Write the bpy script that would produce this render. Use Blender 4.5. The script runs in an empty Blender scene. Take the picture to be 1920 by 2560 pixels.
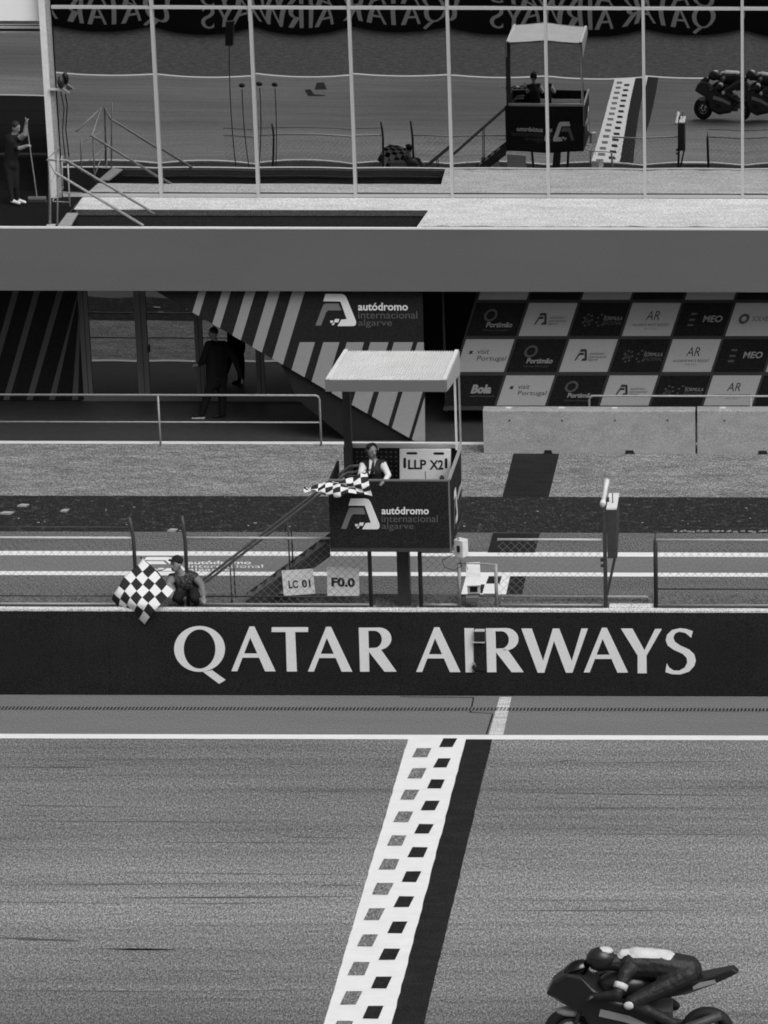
import bpy, math, random
from mathutils import Vector, Matrix
import numpy as np
random.seed(7)
scene = bpy.context.scene
C = scene.collection

# ------------------------------------------------------------------ camera
F, PX, CY, H = 8712.0, 1990.0, 1280.0, 19.3      # focal length and principal point in photo pixels, eye height in metres
TH, ROLL = math.radians(17.70), 0.0024
cam = bpy.data.cameras.new("camera")
cam.sensor_fit = 'VERTICAL'; cam.sensor_height = 36.0; cam.sensor_width = 27.0
cam.lens = F / 2560.0 * 36.0
cam.shift_x = (960.0 - PX) / 2560.0
cam.shift_y = 0.0
cam.clip_start = 0.3; cam.clip_end = 3000.0
camo = bpy.data.objects.new("camera", cam); C.objects.link(camo)
CR = Matrix.Rotation(math.pi / 2 - TH, 4, 'X') @ Matrix.Rotation(ROLL, 4, 'Z')
camo.matrix_world = Matrix.Translation((0, 0, H)) @ CR
scene.camera = camo

# ------------------------------------------------------------------ light: a bright, overcast day seen in black and white
SUN = Vector((0.50, -0.55, 1.0)).normalized()
world = bpy.data.worlds.new("World"); scene.world = world; world.use_nodes = True
nt = world.node_tree
bg = nt.nodes['Background']
sky = nt.nodes.new('ShaderNodeTexSky'); sky.sky_type = 'NISHITA'; sky.sun_disc = False
sky.sun_elevation = math.asin(SUN.z); sky.sun_rotation = math.atan2(SUN.x, SUN.y)
sky.dust_density = 5.0
bw = nt.nodes.new('ShaderNodeRGBToBW')
nt.links.new(sky.outputs[0], bw.inputs[0]); nt.links.new(bw.outputs[0], bg.inputs['Color'])
bg.inputs['Strength'].default_value = 0.15
sl = bpy.data.lights.new("sun", 'SUN'); sl.energy = 1.5; sl.angle = math.radians(50); sl.color = (1, 1, 1)
so = bpy.data.objects.new("sun", sl); C.objects.link(so)
so.rotation_euler = SUN.to_track_quat('Z', 'Y').to_euler(); so.location = (0, 40, 60)
vs = scene.view_settings
vs.view_transform = 'Standard'; vs.look = 'None'; vs.gamma = 1.0; vs.use_curve_mapping = False
vs.exposure = -0.12
scene.cycles.filter_width = 1.8

# ------------------------------------------------------------------ helpers
def W(px, py, Y=None, z=None):
    """the point of the place that lies at depth Y (or height z) along the sight line of a photo pixel"""
    d = CR.to_3x3() @ Vector(((px - PX) / F, -(py - CY) / F, -1.0))
    t = Y / d.y if Y is not None else (z - H) / d.z
    return Vector((0, 0, H)) + d * t

class MB:
    def __init__(s): s.v = []; s.f = []; s.m = []
    def add(s, vs, fs, m=0):
        o = len(s.v); s.v += [tuple(p) for p in vs]; s.f += [tuple(i + o for i in f) for f in fs]; s.m += [m] * len(fs); return s
    def box(s, a, b, m=0):
        x0, y0, z0 = a; x1, y1, z1 = b
        return s.add([(x0,y0,z0),(x1,y0,z0),(x1,y1,z0),(x0,y1,z0),(x0,y0,z1),(x1,y0,z1),(x1,y1,z1),(x0,y1,z1)],
                     [(0,3,2,1),(4,5,6,7),(0,1,5,4),(1,2,6,5),(2,3,7,6),(3,0,4,7)], m)
    def quad(s, pts, m=0): return s.add(pts, [tuple(range(len(pts)))], m)
    def rect(s, x0, y0, x1, y1, z, m=0): return s.quad([(x0,y0,z),(x1,y0,z),(x1,y1,z),(x0,y1,z)], m)
    def prism(s, pts, d, m=0):
        """polygon pts (in order) thickened by vector d"""
        n = len(pts); d = Vector(d); q = [Vector(p) for p in pts]
        vs = q + [p + d for p in q]
        fs = [tuple(range(n)), tuple(range(2*n-1, n-1, -1))] + [(i, i+n, (i+1)%n+n, (i+1)%n) for i in range(n)]
        return s.add(vs, fs, m)
    def tube(s, pts, r, n=8, m=0, cap=True):
        pts = [Vector(p) for p in pts]
        rr = r if isinstance(r, (list, tuple)) else [r] * len(pts)
        rings = []
        for i, p in enumerate(pts):
            if i == 0: t = pts[1] - p
            elif i == len(pts) - 1: t = p - pts[i-1]
            else: t = (pts[i+1] - p).normalized() + (p - pts[i-1]).normalized()
            t.normalize()
            a = Vector((0,0,1)) if abs(t.z) < .9 else Vector((0,1,0))
            u = t.cross(a).normalized(); w = t.cross(u)
            rings.append([p + (u*math.cos(k*2*math.pi/n) + w*math.sin(k*2*math.pi/n))*rr[i] for k in range(n)])
        vs = [q for g in rings for q in g]; fs = []
        for i in range(len(pts)-1):
            for k in range(n): fs.append((i*n+k, i*n+(k+1)%n, (i+1)*n+(k+1)%n, (i+1)*n+k))
        if cap: fs += [tuple(range(n-1,-1,-1)), tuple((len(pts)-1)*n+k for k in range(n))]
        return s.add(vs, fs, m)
    def ball(s, c, r, n=10, m=0, rot=None):
        c = Vector(c); r = r if isinstance(r, (list, tuple)) else (r, r, r)
        vs = []; fs = []
        for i in range(n//2+1):
            a = math.pi*i/(n//2)
            for k in range(n):
                b = 2*math.pi*k/n
                p = Vector((r[0]*math.sin(a)*math.cos(b), r[1]*math.sin(a)*math.sin(b), r[2]*math.cos(a)))
                vs.append(c + (rot @ p if rot else p))
        for i in range(n//2):
            for k in range(n): fs.append((i*n+k, (i+1)*n+k, (i+1)*n+(k+1)%n, i*n+(k+1)%n))
        return s.add(vs, fs, m)
    def ring(s, c, R, r, axis='Y', n=28, k=8, m=0):
        c = Vector(c); vs = []; fs = []
        for i in range(n):
            a = 2*math.pi*i/n
            for j in range(k):
                b = 2*math.pi*j/k
                rad = R + r[0]*math.cos(b); off = r[1]*math.sin(b)
                vs.append(c + Vector((rad*math.cos(a), off, rad*math.sin(a))))
        for i in range(n):
            for j in range(k): fs.append((i*k+j, ((i+1)%n)*k+j, ((i+1)%n)*k+(j+1)%k, i*k+(j+1)%k))
        return s.add(vs, fs, m)
    def mesh(s, name):
        me = bpy.data.meshes.new(name); me.from_pydata(s.v, [], s.f); me.update()
        for p, i in zip(me.polygons, s.m): p.material_index = i
        return me

def tag(o, label=None, cat=None, group=None, kind=None):
    if label: o['label'] = label
    if cat: o['category'] = cat
    if group: o['group'] = group
    if kind: o['kind'] = kind
    return o
def put(o, parent=None):
    C.objects.link(o)
    if parent is not None:
        o.parent = parent
        r = parent; inv = Matrix.Identity(4)
        while r is not None:
            if r.type == 'EMPTY': inv = Matrix.Translation(-r.location)
            r = r.parent
        if parent.type == 'EMPTY': o.matrix_parent_inverse = inv
    return o
def obj(name, mb, mat, parent=None, smooth=False, fix=True, bevel=0):
    me = mb.mesh(name) if isinstance(mb, MB) else mb
    for m in (mat if isinstance(mat, (list, tuple)) else [mat]): me.materials.append(m)
    if fix:
        import bmesh
        bm = bmesh.new(); bm.from_mesh(me); bmesh.ops.recalc_face_normals(bm, faces=bm.faces); bm.to_mesh(me); bm.free()
    if smooth: me.polygons.foreach_set('use_smooth', [True]*len(me.polygons))
    o = put(bpy.data.objects.new(name, me), parent)
    if bevel:
        b = o.modifiers.new('bevel', 'BEVEL'); b.width = bevel; b.segments = 2; b.limit_method = 'ANGLE'
    return o
def thing(name, label, cat, loc, group=None):
    e = bpy.data.objects.new(name, None); e.location = loc; e.empty_display_size = .2; C.objects.link(e)
    return tag(e, label, cat, group)

# ------------------------------------------------------------------ materials (all grey: the photograph is black and white)
def N(t, k, **kw):
    n = t.nodes.new(k)
    for a, b in kw.items(): setattr(n, a, b)
    return n
def material(name, v, rough=0.7, metal=0.0, spec=0.3, layers=(), bump=None, across=None):
    """layers: (scale xyz, detail, ramp lo, ramp hi, factor at lo, factor at hi): noises that multiply the grey"""
    m = bpy.data.materials.new(name); m.use_nodes = True; t = m.node_tree
    p = t.nodes['Principled BSDF']
    p.inputs['Roughness'].default_value = rough; p.inputs['Metallic'].default_value = metal
    p.inputs['Specular IOR Level'].default_value = spec
    p.inputs['Base Color'].default_value = (v, v, v, 1)
    if layers or bump:
        tc = N(t, 'ShaderNodeTexCoord')
    cur = None
    for i, (sc, det, lo, hi, f0, f1) in enumerate(layers):
        mp = N(t, 'ShaderNodeMapping'); mp.inputs['Scale'].default_value = sc; mp.inputs['Location'].default_value = (3.7*i, 1.3*i, .9*i)
        t.links.new(tc.outputs['Object'], mp.inputs[0])
        nz = N(t, 'ShaderNodeTexNoise'); nz.inputs['Scale'].default_value = 1.0; nz.inputs['Detail'].default_value = det; nz.inputs['Roughness'].default_value = .6
        t.links.new(mp.outputs[0], nz.inputs['Vector'])
        mr = N(t, 'ShaderNodeMapRange'); mr.inputs[1].default_value = lo; mr.inputs[2].default_value = hi
        mr.inputs[3].default_value = f0; mr.inputs[4].default_value = f1
        t.links.new(nz.outputs[0], mr.inputs[0])
        mu = N(t, 'ShaderNodeMath', operation='MULTIPLY')
        if cur is None: mu.inputs[0].default_value = v
        else: t.links.new(cur, mu.inputs[0])
        t.links.new(mr.outputs[0], mu.inputs[1]); cur = mu.outputs[0]
    if across:                                   # wear that changes across the width of the track (object Y): (y0, y1, [(position, factor)...])
        sx = N(t, 'ShaderNodeSeparateXYZ'); t.links.new(tc.outputs['Object'], sx.inputs[0])
        mr = N(t, 'ShaderNodeMapRange'); mr.inputs[1].default_value = across[0]; mr.inputs[2].default_value = across[1]
        t.links.new(sx.outputs[1], mr.inputs[0])
        cr = N(t, 'ShaderNodeValToRGB'); cr.color_ramp.interpolation = 'EASE'
        while len(cr.color_ramp.elements) < len(across[2]): cr.color_ramp.elements.new(.5)
        for e, (q, f) in zip(cr.color_ramp.elements, across[2]): e.position = q; e.color = (f/2, f/2, f/2, 1)
        t.links.new(mr.outputs[0], cr.inputs[0])
        mu = N(t, 'ShaderNodeMath', operation='MULTIPLY'); t.links.new(cur, mu.inputs[0]); t.links.new(cr.outputs[0], mu.inputs[1])
        m2 = N(t, 'ShaderNodeMath', operation='MULTIPLY'); t.links.new(mu.outputs[0], m2.inputs[0]); m2.inputs[1].default_value = 2.0; cur = m2.outputs[0]
    if cur is not None:
        cc = N(t, 'ShaderNodeCombineColor')
        for k in range(3): t.links.new(cur, cc.inputs[k])
        t.links.new(cc.outputs[0], p.inputs['Base Color'])
    if bump:
        sc, strength, dist = bump
        mp = N(t, 'ShaderNodeMapping'); mp.inputs['Scale'].default_value = sc
        t.links.new(tc.outputs['Object'], mp.inputs[0])
        nz = N(t, 'ShaderNodeTexNoise'); nz.inputs['Scale'].default_value = 1.0; nz.inputs['Detail'].default_value = 4
        t.links.new(mp.outputs[0], nz.inputs['Vector'])
        b = N(t, 'ShaderNodeBump'); b.inputs['Strength'].default_value = strength; b.inputs['Distance'].default_value = dist
        t.links.new(nz.outputs[0], b.inputs['Height']); t.links.new(b.outputs[0], p.inputs['Normal'])
    return m
SP = ((50,40,50), 1, .37, .63, .62, 1.38)          # fine speckle
M = {}
M['asphalt'] = material('track_asphalt', .178, .85, spec=.15, layers=[((34,13,20), 3, .37, .63, .62, 1.38), ((75,27,60), 1, .37, .63, .42, 1.58), ((.09,3.2,1), 5, .35, .68, 1.10, .86),
                       ((.10,4.5,1), 4, .50, .66, 1, .86), ((.12,.28,1), 2, .35, .65, .86, 1.14), ((.30,13,1), 3, .62, .70, 1, .78)], bump=((40,40,40), .25, .01),
                       across=(37.0, 49.2, [(0,.80),(.18,.86),(.32,1.12),(.48,1.22),(.66,1.10),(.82,1.06),(1,.98)]))
M['shoulder'] = material('shoulder_asphalt', .158, .85, layers=[((70,24,50), 1, .37, .63, .72, 1.28), ((.2,2,1), 3, .35, .65, 1.05, .94)])
M['lane'] = material('pit_lane_asphalt', .155, .85, layers=[((60,18,40), 1, .37, .63, .72, 1.28), ((.3,1.5,1), 3, .35, .65, .95, 1.05)])
M['lane_rough'] = material('pit_lane_rough_asphalt', .115, .9, layers=[((45,15,20), 2, .37, .63, .42, 1.58), ((.5,2,1), 3, .35, .65, .9, 1.1)])
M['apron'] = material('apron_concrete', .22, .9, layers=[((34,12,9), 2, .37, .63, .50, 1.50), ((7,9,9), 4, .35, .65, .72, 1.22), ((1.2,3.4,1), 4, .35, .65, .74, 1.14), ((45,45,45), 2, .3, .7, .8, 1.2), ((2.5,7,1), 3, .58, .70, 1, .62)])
M['dark_band'] = material('dark_painted_band', .021, .8, spec=.08, layers=[((5,6,4), 4, .52, .74, 1, 2.6), ((34,14,40), 2, .36, .64, .45, 1.7), ((16,12,4), 3, .58, .70, 1, 3.2)])
M['runoff'] = material('runoff_dark', .058, .9, layers=[((3,6,3), 4, .35, .65, .55, 1.45), ((9,7,3), 3, .3, .7, .6, 1.4)])
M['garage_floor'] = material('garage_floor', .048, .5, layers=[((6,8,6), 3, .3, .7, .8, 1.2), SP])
M['ground'] = material('ground', .12, .95, layers=[SP])
M['white_paint'] = material('white_road_paint', .80, .6, layers=[((3,6,3), 4, .3, .75, 1.0, .90), ((40,40,40), 2, .25, .5, .93, 1)])
M['worn_paint'] = material('worn_white_paint', .55, .7, layers=[((1.5,9,3), 4, .35, .65, .72, 1.1), SP])
M['black_paint'] = material('black_road_paint', .019, .8, spec=.08, layers=[SP, ((2,5,2), 3, .3, .7, .8, 1.25)])
M['grey_square'] = material('bare_asphalt_square', .165, .85, layers=[((34,13,20), 3, .37, .63, .62, 1.38), ((75,27,60), 1, .37, .63, .42, 1.58)])
M['banner'] = material('black_vinyl_banner', .018, .6, spec=.12, layers=[((60,60,60), 1, .37, .63, .5, 1.5), ((.7,1,2), 2, .3, .7, .88, 1.12)])
M['vinyl_white'] = material('white_vinyl_print', .74, .6, layers=[((60,60,60), 2, .3, .7, .94, 1.06)])
M['vinyl_grey'] = material('grey_vinyl_print', .17, .6)
M['vinyl_mid'] = material('dark_grey_vinyl_print', .10, .6)
M['concrete'] = material('barrier_concrete', .31, .85, layers=[((3,3,6), 4, .3, .7, .86, 1.1), ((50,50,50), 1, .37, .63, .78, 1.22)], bump=((30,30,30), .2, .01))
M['wall_concrete'] = material('wall_cap_concrete', .62, .85, layers=[((4,8,4), 4, .3, .7, .75, 1.1), SP])
M['fascia'] = material('fascia_render', .122, .8, layers=[((80,80,80), 1, .37, .63, .76, 1.24), ((.4,.4,1.6), 3, .3, .7, .96, 1.05)])
M['fascia_top'] = material('fascia_edge', .62, .8)
M['terrace'] = material('terrace_concrete', .52, .85, layers=[((1.2,3.5,1), 5, .35, .65, .86, 1.08), SP, ((.35,.9,1), 4, .60, .75, 1, .72)])
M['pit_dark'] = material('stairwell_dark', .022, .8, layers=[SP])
M['pit_lip'] = material('stairwell_lip', .075, .8, layers=[SP])
M['dark_slab'] = material('dark_floor_slab', .010, .8, spec=.03, layers=[SP])
M['joint'] = material('floor_joint', .09, .7)
M['alu'] = material('pale_aluminium', .44, .45, metal=.0, spec=.5)
M['alu_dark'] = material('frame_gasket', .03, .6)
M['steel'] = material('galvanised_steel', .30, .5, spec=.5, layers=[((20,20,20), 3, .3, .7, .8, 1.15)])
M['steel_light'] = material('bright_galvanised_tube', .50, .45, spec=.5, layers=[((20,20,20), 3, .3, .7, .85, 1.1)])
M['steel_dark'] = material('dark_steel', .045, .5, spec=.4, layers=[((20,20,20), 3, .3, .7, .8, 1.2)])
M['wire'] = material('fence_wire', .22, .5, spec=.5)
M['white_metal'] = material('white_painted_metal', .72, .45, spec=.4, layers=[((10,10,10), 3, .3, .7, .9, 1.05)])
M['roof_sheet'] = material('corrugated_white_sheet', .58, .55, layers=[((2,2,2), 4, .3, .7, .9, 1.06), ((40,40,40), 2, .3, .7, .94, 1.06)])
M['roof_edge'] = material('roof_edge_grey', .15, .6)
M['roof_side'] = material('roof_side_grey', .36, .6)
M['garage_dark'] = material('garage_dark_wall', .022, .7, layers=[SP])
M['panel_black'] = material('black_wall_graphic', .017, .7, spec=.1, layers=[SP])
M['panel_grey'] = material('grey_stripe_graphic', .27, .65, layers=[((50,50,50), 2, .3, .7, .9, 1.1)])
M['panel_dim'] = material('dim_stripe_graphic', .10, .65)
M['tile_white'] = material('pale_board_tile', .42, .6, layers=[((50,50,50), 2, .3, .7, .92, 1.08)])
M['tile_dark'] = material('dark_board_tile', .014, .7, spec=.1, layers=[SP])
M['board'] = material('board_gutter', .042, .7, layers=[SP])
M['ink'] = material('dark_ink', .035, .6)
M['ink_pale'] = material('pale_ink', .30, .6)
M['ink_dim'] = material('dim_ink', .085, .6)
M['frame_grey'] = material('door_frame_grey', .16, .5)
M['sign_white'] = material('sign_board_white', .86, .5, layers=[((40,40,40), 2, .3, .7, .95, 1.05)])
M['sign_black'] = material('sign_lettering_black', .015, .6)
M['rubber'] = material('black_rubber', .014, .7)
M['steel_mid'] = material('painted_steel_tube', .10, .5, spec=.5)
M['bright_panel'] = material('bright_white_panel', .88, .6)  # for the added panel that imitates a bright area over the recess
M['black'] = material('black_plastic', .014, .45, spec=.4)
M['skin'] = material('skin', .22, .55)
M['hair'] = material('dark_hair', .012, .6)
M['shirt'] = material('white_shirt', .72, .8, bump=((25,25,25), .5, .02))
M['vest'] = material('dark_vest', .022, .8, bump=((25,25,25), .5, .02))
M['black_cloth'] = material('black_clothing', .010, .85, bump=((25,25,25), .5, .02))
M['camo'] = material('dark_patterned_jacket', .032, .85, layers=[((28,28,28), 3, .42, .60, .3, 2.2)])
M['sleeve'] = material('pale_sleeve', .17, .85)
M['shoe'] = material('white_shoe', .62, .6)
M['flag_white'] = material('white_flag_cloth', .70, .8)
M['flag_black'] = material('black_flag_cloth', .016, .8)
M['fairing'] = material('dark_fairing', .016, .3, spec=.5)
M['fairing_pale'] = material('pale_fairing', .30, .3, spec=.5)
M['leather'] = material('dark_racing_leather', .018, .5, bump=((16,16,16), .6, .03))
M['leather_white'] = material('white_racing_leather', .62, .5, layers=[((4,4,16), 3, .45, .65, 1, .8)], bump=((14,14,14), .6, .03))
M['seat_grey'] = material('grandstand_concrete', .22, .85, layers=[((.8,2,2), 3, .3, .7, .8, 1.15), SP])
def glass_mat(name, r, rough=0.004):
    m = bpy.data.materials.new(name); m.use_nodes = True; p = m.node_tree.nodes['Principled BSDF']
    p.inputs['Base Color'].default_value = (r, r, r, 1); p.inputs['Metallic'].default_value = 1.0; p.inputs['Roughness'].default_value = rough
    return m
M['mirror_glass'] = glass_mat('mirrored_solar_glass', .60)
M['door_glass'] = glass_mat('dark_door_glass', .27)
M['visor'] = glass_mat('dark_visor', .06, .1)

# ------------------------------------------------------------------ lettering
def text_geo(s, bold=0.0, spacing=1.0):
    cu = bpy.data.curves.new('txt', 'FONT'); cu.body = s; cu.offset = bold; cu.space_character = spacing; cu.resolution_u = 3
    cu.fill_mode = 'FRONT'
    o = bpy.data.objects.new('txt', cu); C.objects.link(o)
    dg = bpy.context.evaluated_depsgraph_get(); me = bpy.data.meshes.new_from_object(o.evaluated_get(dg))
    v = [tuple(x.co) for x in me.vertices]; f = [tuple(p.vertices) for p in me.polygons]
    bpy.data.objects.remove(o); bpy.data.curves.remove(cu); bpy.data.meshes.remove(me)
    return v, f
def text(mb, s, pt, box, bold=0.0, shear=0.0, ref=None, m=0, spacing=1.0):
    """lettering laid into box (u0,v0,u1,v1), v down; pt maps (u,v) to the place"""
    v, f = text_geo(s, bold, spacing)
    xs = [p[0] for p in v]; ys = [p[1] for p in v]
    x0, x1, y0, y1 = min(xs), max(xs), min(ys), max(ys)
    u0, v0, u1, v1 = box
    out = []
    for p in v:
        a = (p[0]-x0)/(x1-x0); b = (y1-p[1])/(y1-y0)
        out.append(pt(u0 + a*(u1-u0) + shear*(1-b)*(v1-v0), v0 + b*(v1-v0)))
    mb.add(out, f, m)
    return mb
LW = [(515,627),(655,627),(682,634),(698,652),(708,672),(786,866),(789,892),(781,911),(764,917),(622,917),(641,886),(657,858),(705,854),(648,695),(495,693)]
LG = [(425,912),(489,742),(497,722),(515,713),(632,713),(657,775),(538,776),(520,795),(475,912)]
LC = [[(600,853),(640,853),(630,884),(589,884)], [(556,867),(586,867),(577,890),(561,890)], [(583,889),(598,887),(590,907),(569,907)]]
def logo(pt, parent, mw, mg, mt, words=True, names=('emblem','emblem_leg','lettering','lettering')):
    a = MB(); a.quad([pt(*q) for q in LW])
    for c in LC: a.quad([pt(*q) for q in c])
    obj(names[0], a, mw, parent, fix=False)
    obj(names[1], MB().quad([pt(*q) for q in LG]), mg, parent, fix=False)
    if words:
        b = MB(); text(b, 'autódromo', pt, (806,706,1252,777), bold=.022); obj(names[2], b, mw, parent, fix=False)
        obj(names[3], text(MB(), 'internacional', pt, (808,783,1336,850)), mt, parent, fix=False); obj(names[3], text(MB(), 'algarve', pt, (808,856,1110,932)), mt, parent, fix=False)

# QATAR AIRWAYS: flared roman capitals, traced as outlines in photo pixels (each: list of polygons)
def _ring(c, ro, ri, n=48):
    out = []
    for k in range(n):
        a, b = 2*math.pi*k/n, 2*math.pi*(k+1)/n
        out.append([(c[0]+ro[0]*math.cos(a), c[1]+ro[1]*math.sin(a)), (c[0]+ro[0]*math.cos(b), c[1]+ro[1]*math.sin(b)),
                    (c[0]+ri[0]*math.cos(b), c[1]+2*.3+ri[1]*math.sin(b)), (c[0]+ri[0]*math.cos(a), c[1]+2*.3+ri[1]*math.sin(a))])
    return out
s4 = lambda p: (420 + p[0]/2.37, 1540 + p[1]/2.37)
s5 = lambda p: (1020 + p[0]/2.242, 1540 + p[1]/2.242)
A0 = [[(483,62),(487,128),(411,327),(375,327)], [(483,62),(512,62),(638,328),(575,328),(487,128)], [(451.1,222),(528.4,222),(539.4,247),(441.5,247)]]
def arc(c, r, a0, a1, n=10): return [(c[0]+r[0]*math.cos(math.radians(a0+(a1-a0)*k/n)), c[1]-r[1]*math.sin(math.radians(a0+(a1-a0)*k/n))) for k in range(n+1)]
_ro = [(1186,69)] + arc((1250,134), (74,66), 90, -75); _ri = [(1186,88)] + arc((1222,138), (45,51), 90, -80)
R0 = [[(1130,69),(1186,69),(1187,88),(1190,190),(1193,330),(1138,330)], [(1186,69)] + _ro[1:] + [(1225,204)] + list(reversed(_ri[1:])) + [(1186,88)],
      [(1190,190),(1230,188),(1262,199),(1355,330),(1283,330),(1191,213)]]
off = lambda L, dx, dy: [[(x+dx, y+dy) for x, y in p] for p in L]
letters = []
letters.append(('Q', [[s4(p) for p in q] for q in _ring((187,195), (151,136), (94,116)) + [[(207,331),(262,321),(342,379),(303,402)]]]))
letters.append(('A', [[s4(p) for p in q] for q in A0]))
letters.append(('T', [[s4(p) for p in q] for q in [[(615,66),(830,66),(830,95),(613,95)], [(697,95),(753,95),(764,329),(704,329)]]]))
letters.append(('A', [[s4(p) for p in q] for q in off(A0, 454, 2)]))
letters.append(('R', [[s4(p) for p in q] for q in R0]))
letters.append(('A', [[s4(p) for p in q] for q in off(A0, 1470.1-375, 4.5)]))
letters.append(('I', [[s5(p) for p in q] for q in [[(316,68),(370,68),(372,316),(323,316)]]]))
letters.append(('R', [[s4(p) for p in q] for q in off(R0, (1214.5-896.8)*2.37, 3)]))
letters.append(('W', [[s5(p) for p in [(635,70),(727,318),(764,318),(818,140),(885,318),(922,318),(1008,70),(972,70),(918,252),(848,70),(812,70),(757,250),(694,70)]]]))
letters.append(('A', [[s4(p) for p in q] for q in off(A0, 2463.1-375, 7.5)]))
letters.append(('Y', [[s5(p) for p in [(1193,70),(1287,222),(1287,321),(1338,321),(1337,222),(1423,72),(1385,72),(1325,192),(1258,70)]]]))
letters.append(('S', [[s5(p) for p in [(1597,85),(1560,72),(1525,68),(1480,78),(1452,105),(1444,135),(1455,165),(1490,190),(1540,212),(1562,235),(1565,262),(1550,290),(1520,306),
   (1490,305),(1465,290),(1450,265),(1443,315),(1480,326),(1525,328),(1575,312),(1605,280),(1613,250),(1605,215),(1575,187),(1525,165),(1497,145),(1487,120),(1497,98),(1520,88),(1555,95),(1587,122)]]]))
# ------------------------------------------------------------------ ground sheets
YLINE0, YLINE1 = 49.13, 49.31         # white edge line of the track, pit side
YF = 50.99                            # face of the pit wall
YFAR0, YFAR1, YRUN = 31.8, 31.98, 23.7
ZW = 1.417                            # top of the pit wall
XA, XB = -160, 160
def struct(name, mb, mat): return tag(obj(name, mb, mat), kind='structure')
struct('ground', MB().rect(-900, -400, 900, 1500, -.03), M['ground'])
struct('track', MB().rect(XA, YFAR1, XB, YLINE0, 0), M['asphalt'])
struct('run_off_area', MB().rect(XA, YRUN-.3, XB, YFAR0, 0), M['runoff'])
struct('track_edge_line', MB().box((XA, YLINE0, -.01), (XB, YLINE1, .003)), M['white_paint'])
struct('track_edge_line', MB().box((XA, YFAR0, -.01), (XB, YFAR1, .003)), M['white_paint'])
struct('track_shoulder', MB().rect(XA, YLINE1, XB, YF, 0), M['shoulder'])
A_0, A_1, B_0, B_1 = 56.80, 57.00, 57.88, 58.11
DK0, DK1, GL0, GL1 = 59.22, 61.36, 64.72, 64.86
struct('pit_lane', MB().rect(XA, YF+.1, XB, A_0, 0).rect(XA, B_1, XB, DK0, 0), M['lane_rough'])
struct('pit_lane_strip', MB().rect(XA, A_1, XB, B_0, 0), M['lane'])
struct('pit_lane_line', MB().box((XA, A_0, -.01), (XB, A_1, .003)), M['white_paint'])
struct('pit_lane_line', MB().box((XA, B_0, -.01), (XB, B_1, .003)), M['white_paint'])
struct('dark_apron_band', MB().rect(XA, DK0, XB, DK1, 0), M['dark_band'])
struct('apron', MB().rect(XA, DK1, XB, GL0, 0), M['apron'])
struct('garage_line', MB().box((XA, GL0, -.01), (XB, GL1, .012)), M['white_paint'])
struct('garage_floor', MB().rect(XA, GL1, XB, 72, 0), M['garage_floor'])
# debris and pale scraps in the dark band
deb = MB()
for i in range(26):
    x = random.uniform(-16, 3); y = random.uniform(DK0+.05, DK1-.05); s = random.uniform(.008, .022)
    a = random.uniform(0, 3)
    deb.prism([(x+s*random.uniform(.8,2.2)*math.cos(a+k*2.1), y+s*math.sin(a+k*2.1), .002) for k in range(3)], (0,0,.012))
for k in range(26):
    x = W(1690 + k*9 + random.uniform(-4,4), 1333, z=0).x; y = DK0 + random.uniform(.02,.1); s = .02
    deb.prism([(x-s*1.5, y, .002), (x+s*1.5, y-.02, .002), (x+s, y+.03, .002)], (0,0,.02))
for (px, py, s) in ((15,1285,.09),(57,1266,.07),(161,1279,.05),(430,1328,.06)):
    p = W(px, py, z=0); deb.prism([(p.x-s*1.4,p.y-.03,.002),(p.x+s,p.y-.05,.002),(p.x+s*1.5,p.y+.05,.002),(p.x-s*.6,p.y+.07,.002)], (.01,0,.03))
tag(obj('paper_scraps', deb, material('litter_paper', .34, .8)), 'pale scraps and leaves strewn over the dark band behind the pit fence', 'litter', kind='stuff')
# dark finish stripe through the pit lane
def gpoly(name, pts, mat, z, parent=None):
    q = [W(a, b, z=0) for a, b in pts]
    return obj(name, MB().quad([(p.x, p.y, z) for p in q]), mat, parent)
tag(gpoly('pit_lane_stripe', [(1284,1133),(1399,1133),(1372,1242),(1256,1242)], M['black_paint'], .004), kind='structure')
tag(gpoly('pit_lane_stripe', [(1232,1333),(1350,1333),(1338,1382),(1219,1382)], M['black_paint'], .004), kind='structure')
fl = tag(gpoly('pit_lane_finish_line', [(1165,1441),(1275,1441),(1249,1560),(1132,1560)], M['white_paint'], .004), kind='structure')
for q in ([(1222,1441.5),(1255,1441.5),(1249,1460),(1215,1460)], [(1208,1485),(1242,1485),(1236,1506),(1202,1506)], [(1180,1462),(1212,1462),(1206,1484),(1172,1484)], [(1168,1507),(1200,1507),(1194,1530),(1160,1530)]):
    gpoly('square', q, M['black_paint'], .008, fl)
gl = tag(gpoly('pit_lane_side_stripe', [(1276,1441),(1315,1441),(1290,1560),(1250,1560)], M['black_paint'], .004), kind='structure')  # black painted stripe along the right side of the pit lane finish line
# painted mark of the circuit on the pit lane strip
pl = bpy.data.objects.new('pit_lane_logo', None)
C.objects.link(pl); pl.location = (-11, 57.4, 0); tag(pl, kind='structure')
def ptp(u, v):
    p = W(335 + (u-425)/910*322, 1392 + (v-620)/312*38, z=0); return Vector((p.x, p.y, .004))
logo(ptp, pl, M['white_paint'], M['white_paint'], M['white_paint'])

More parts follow.
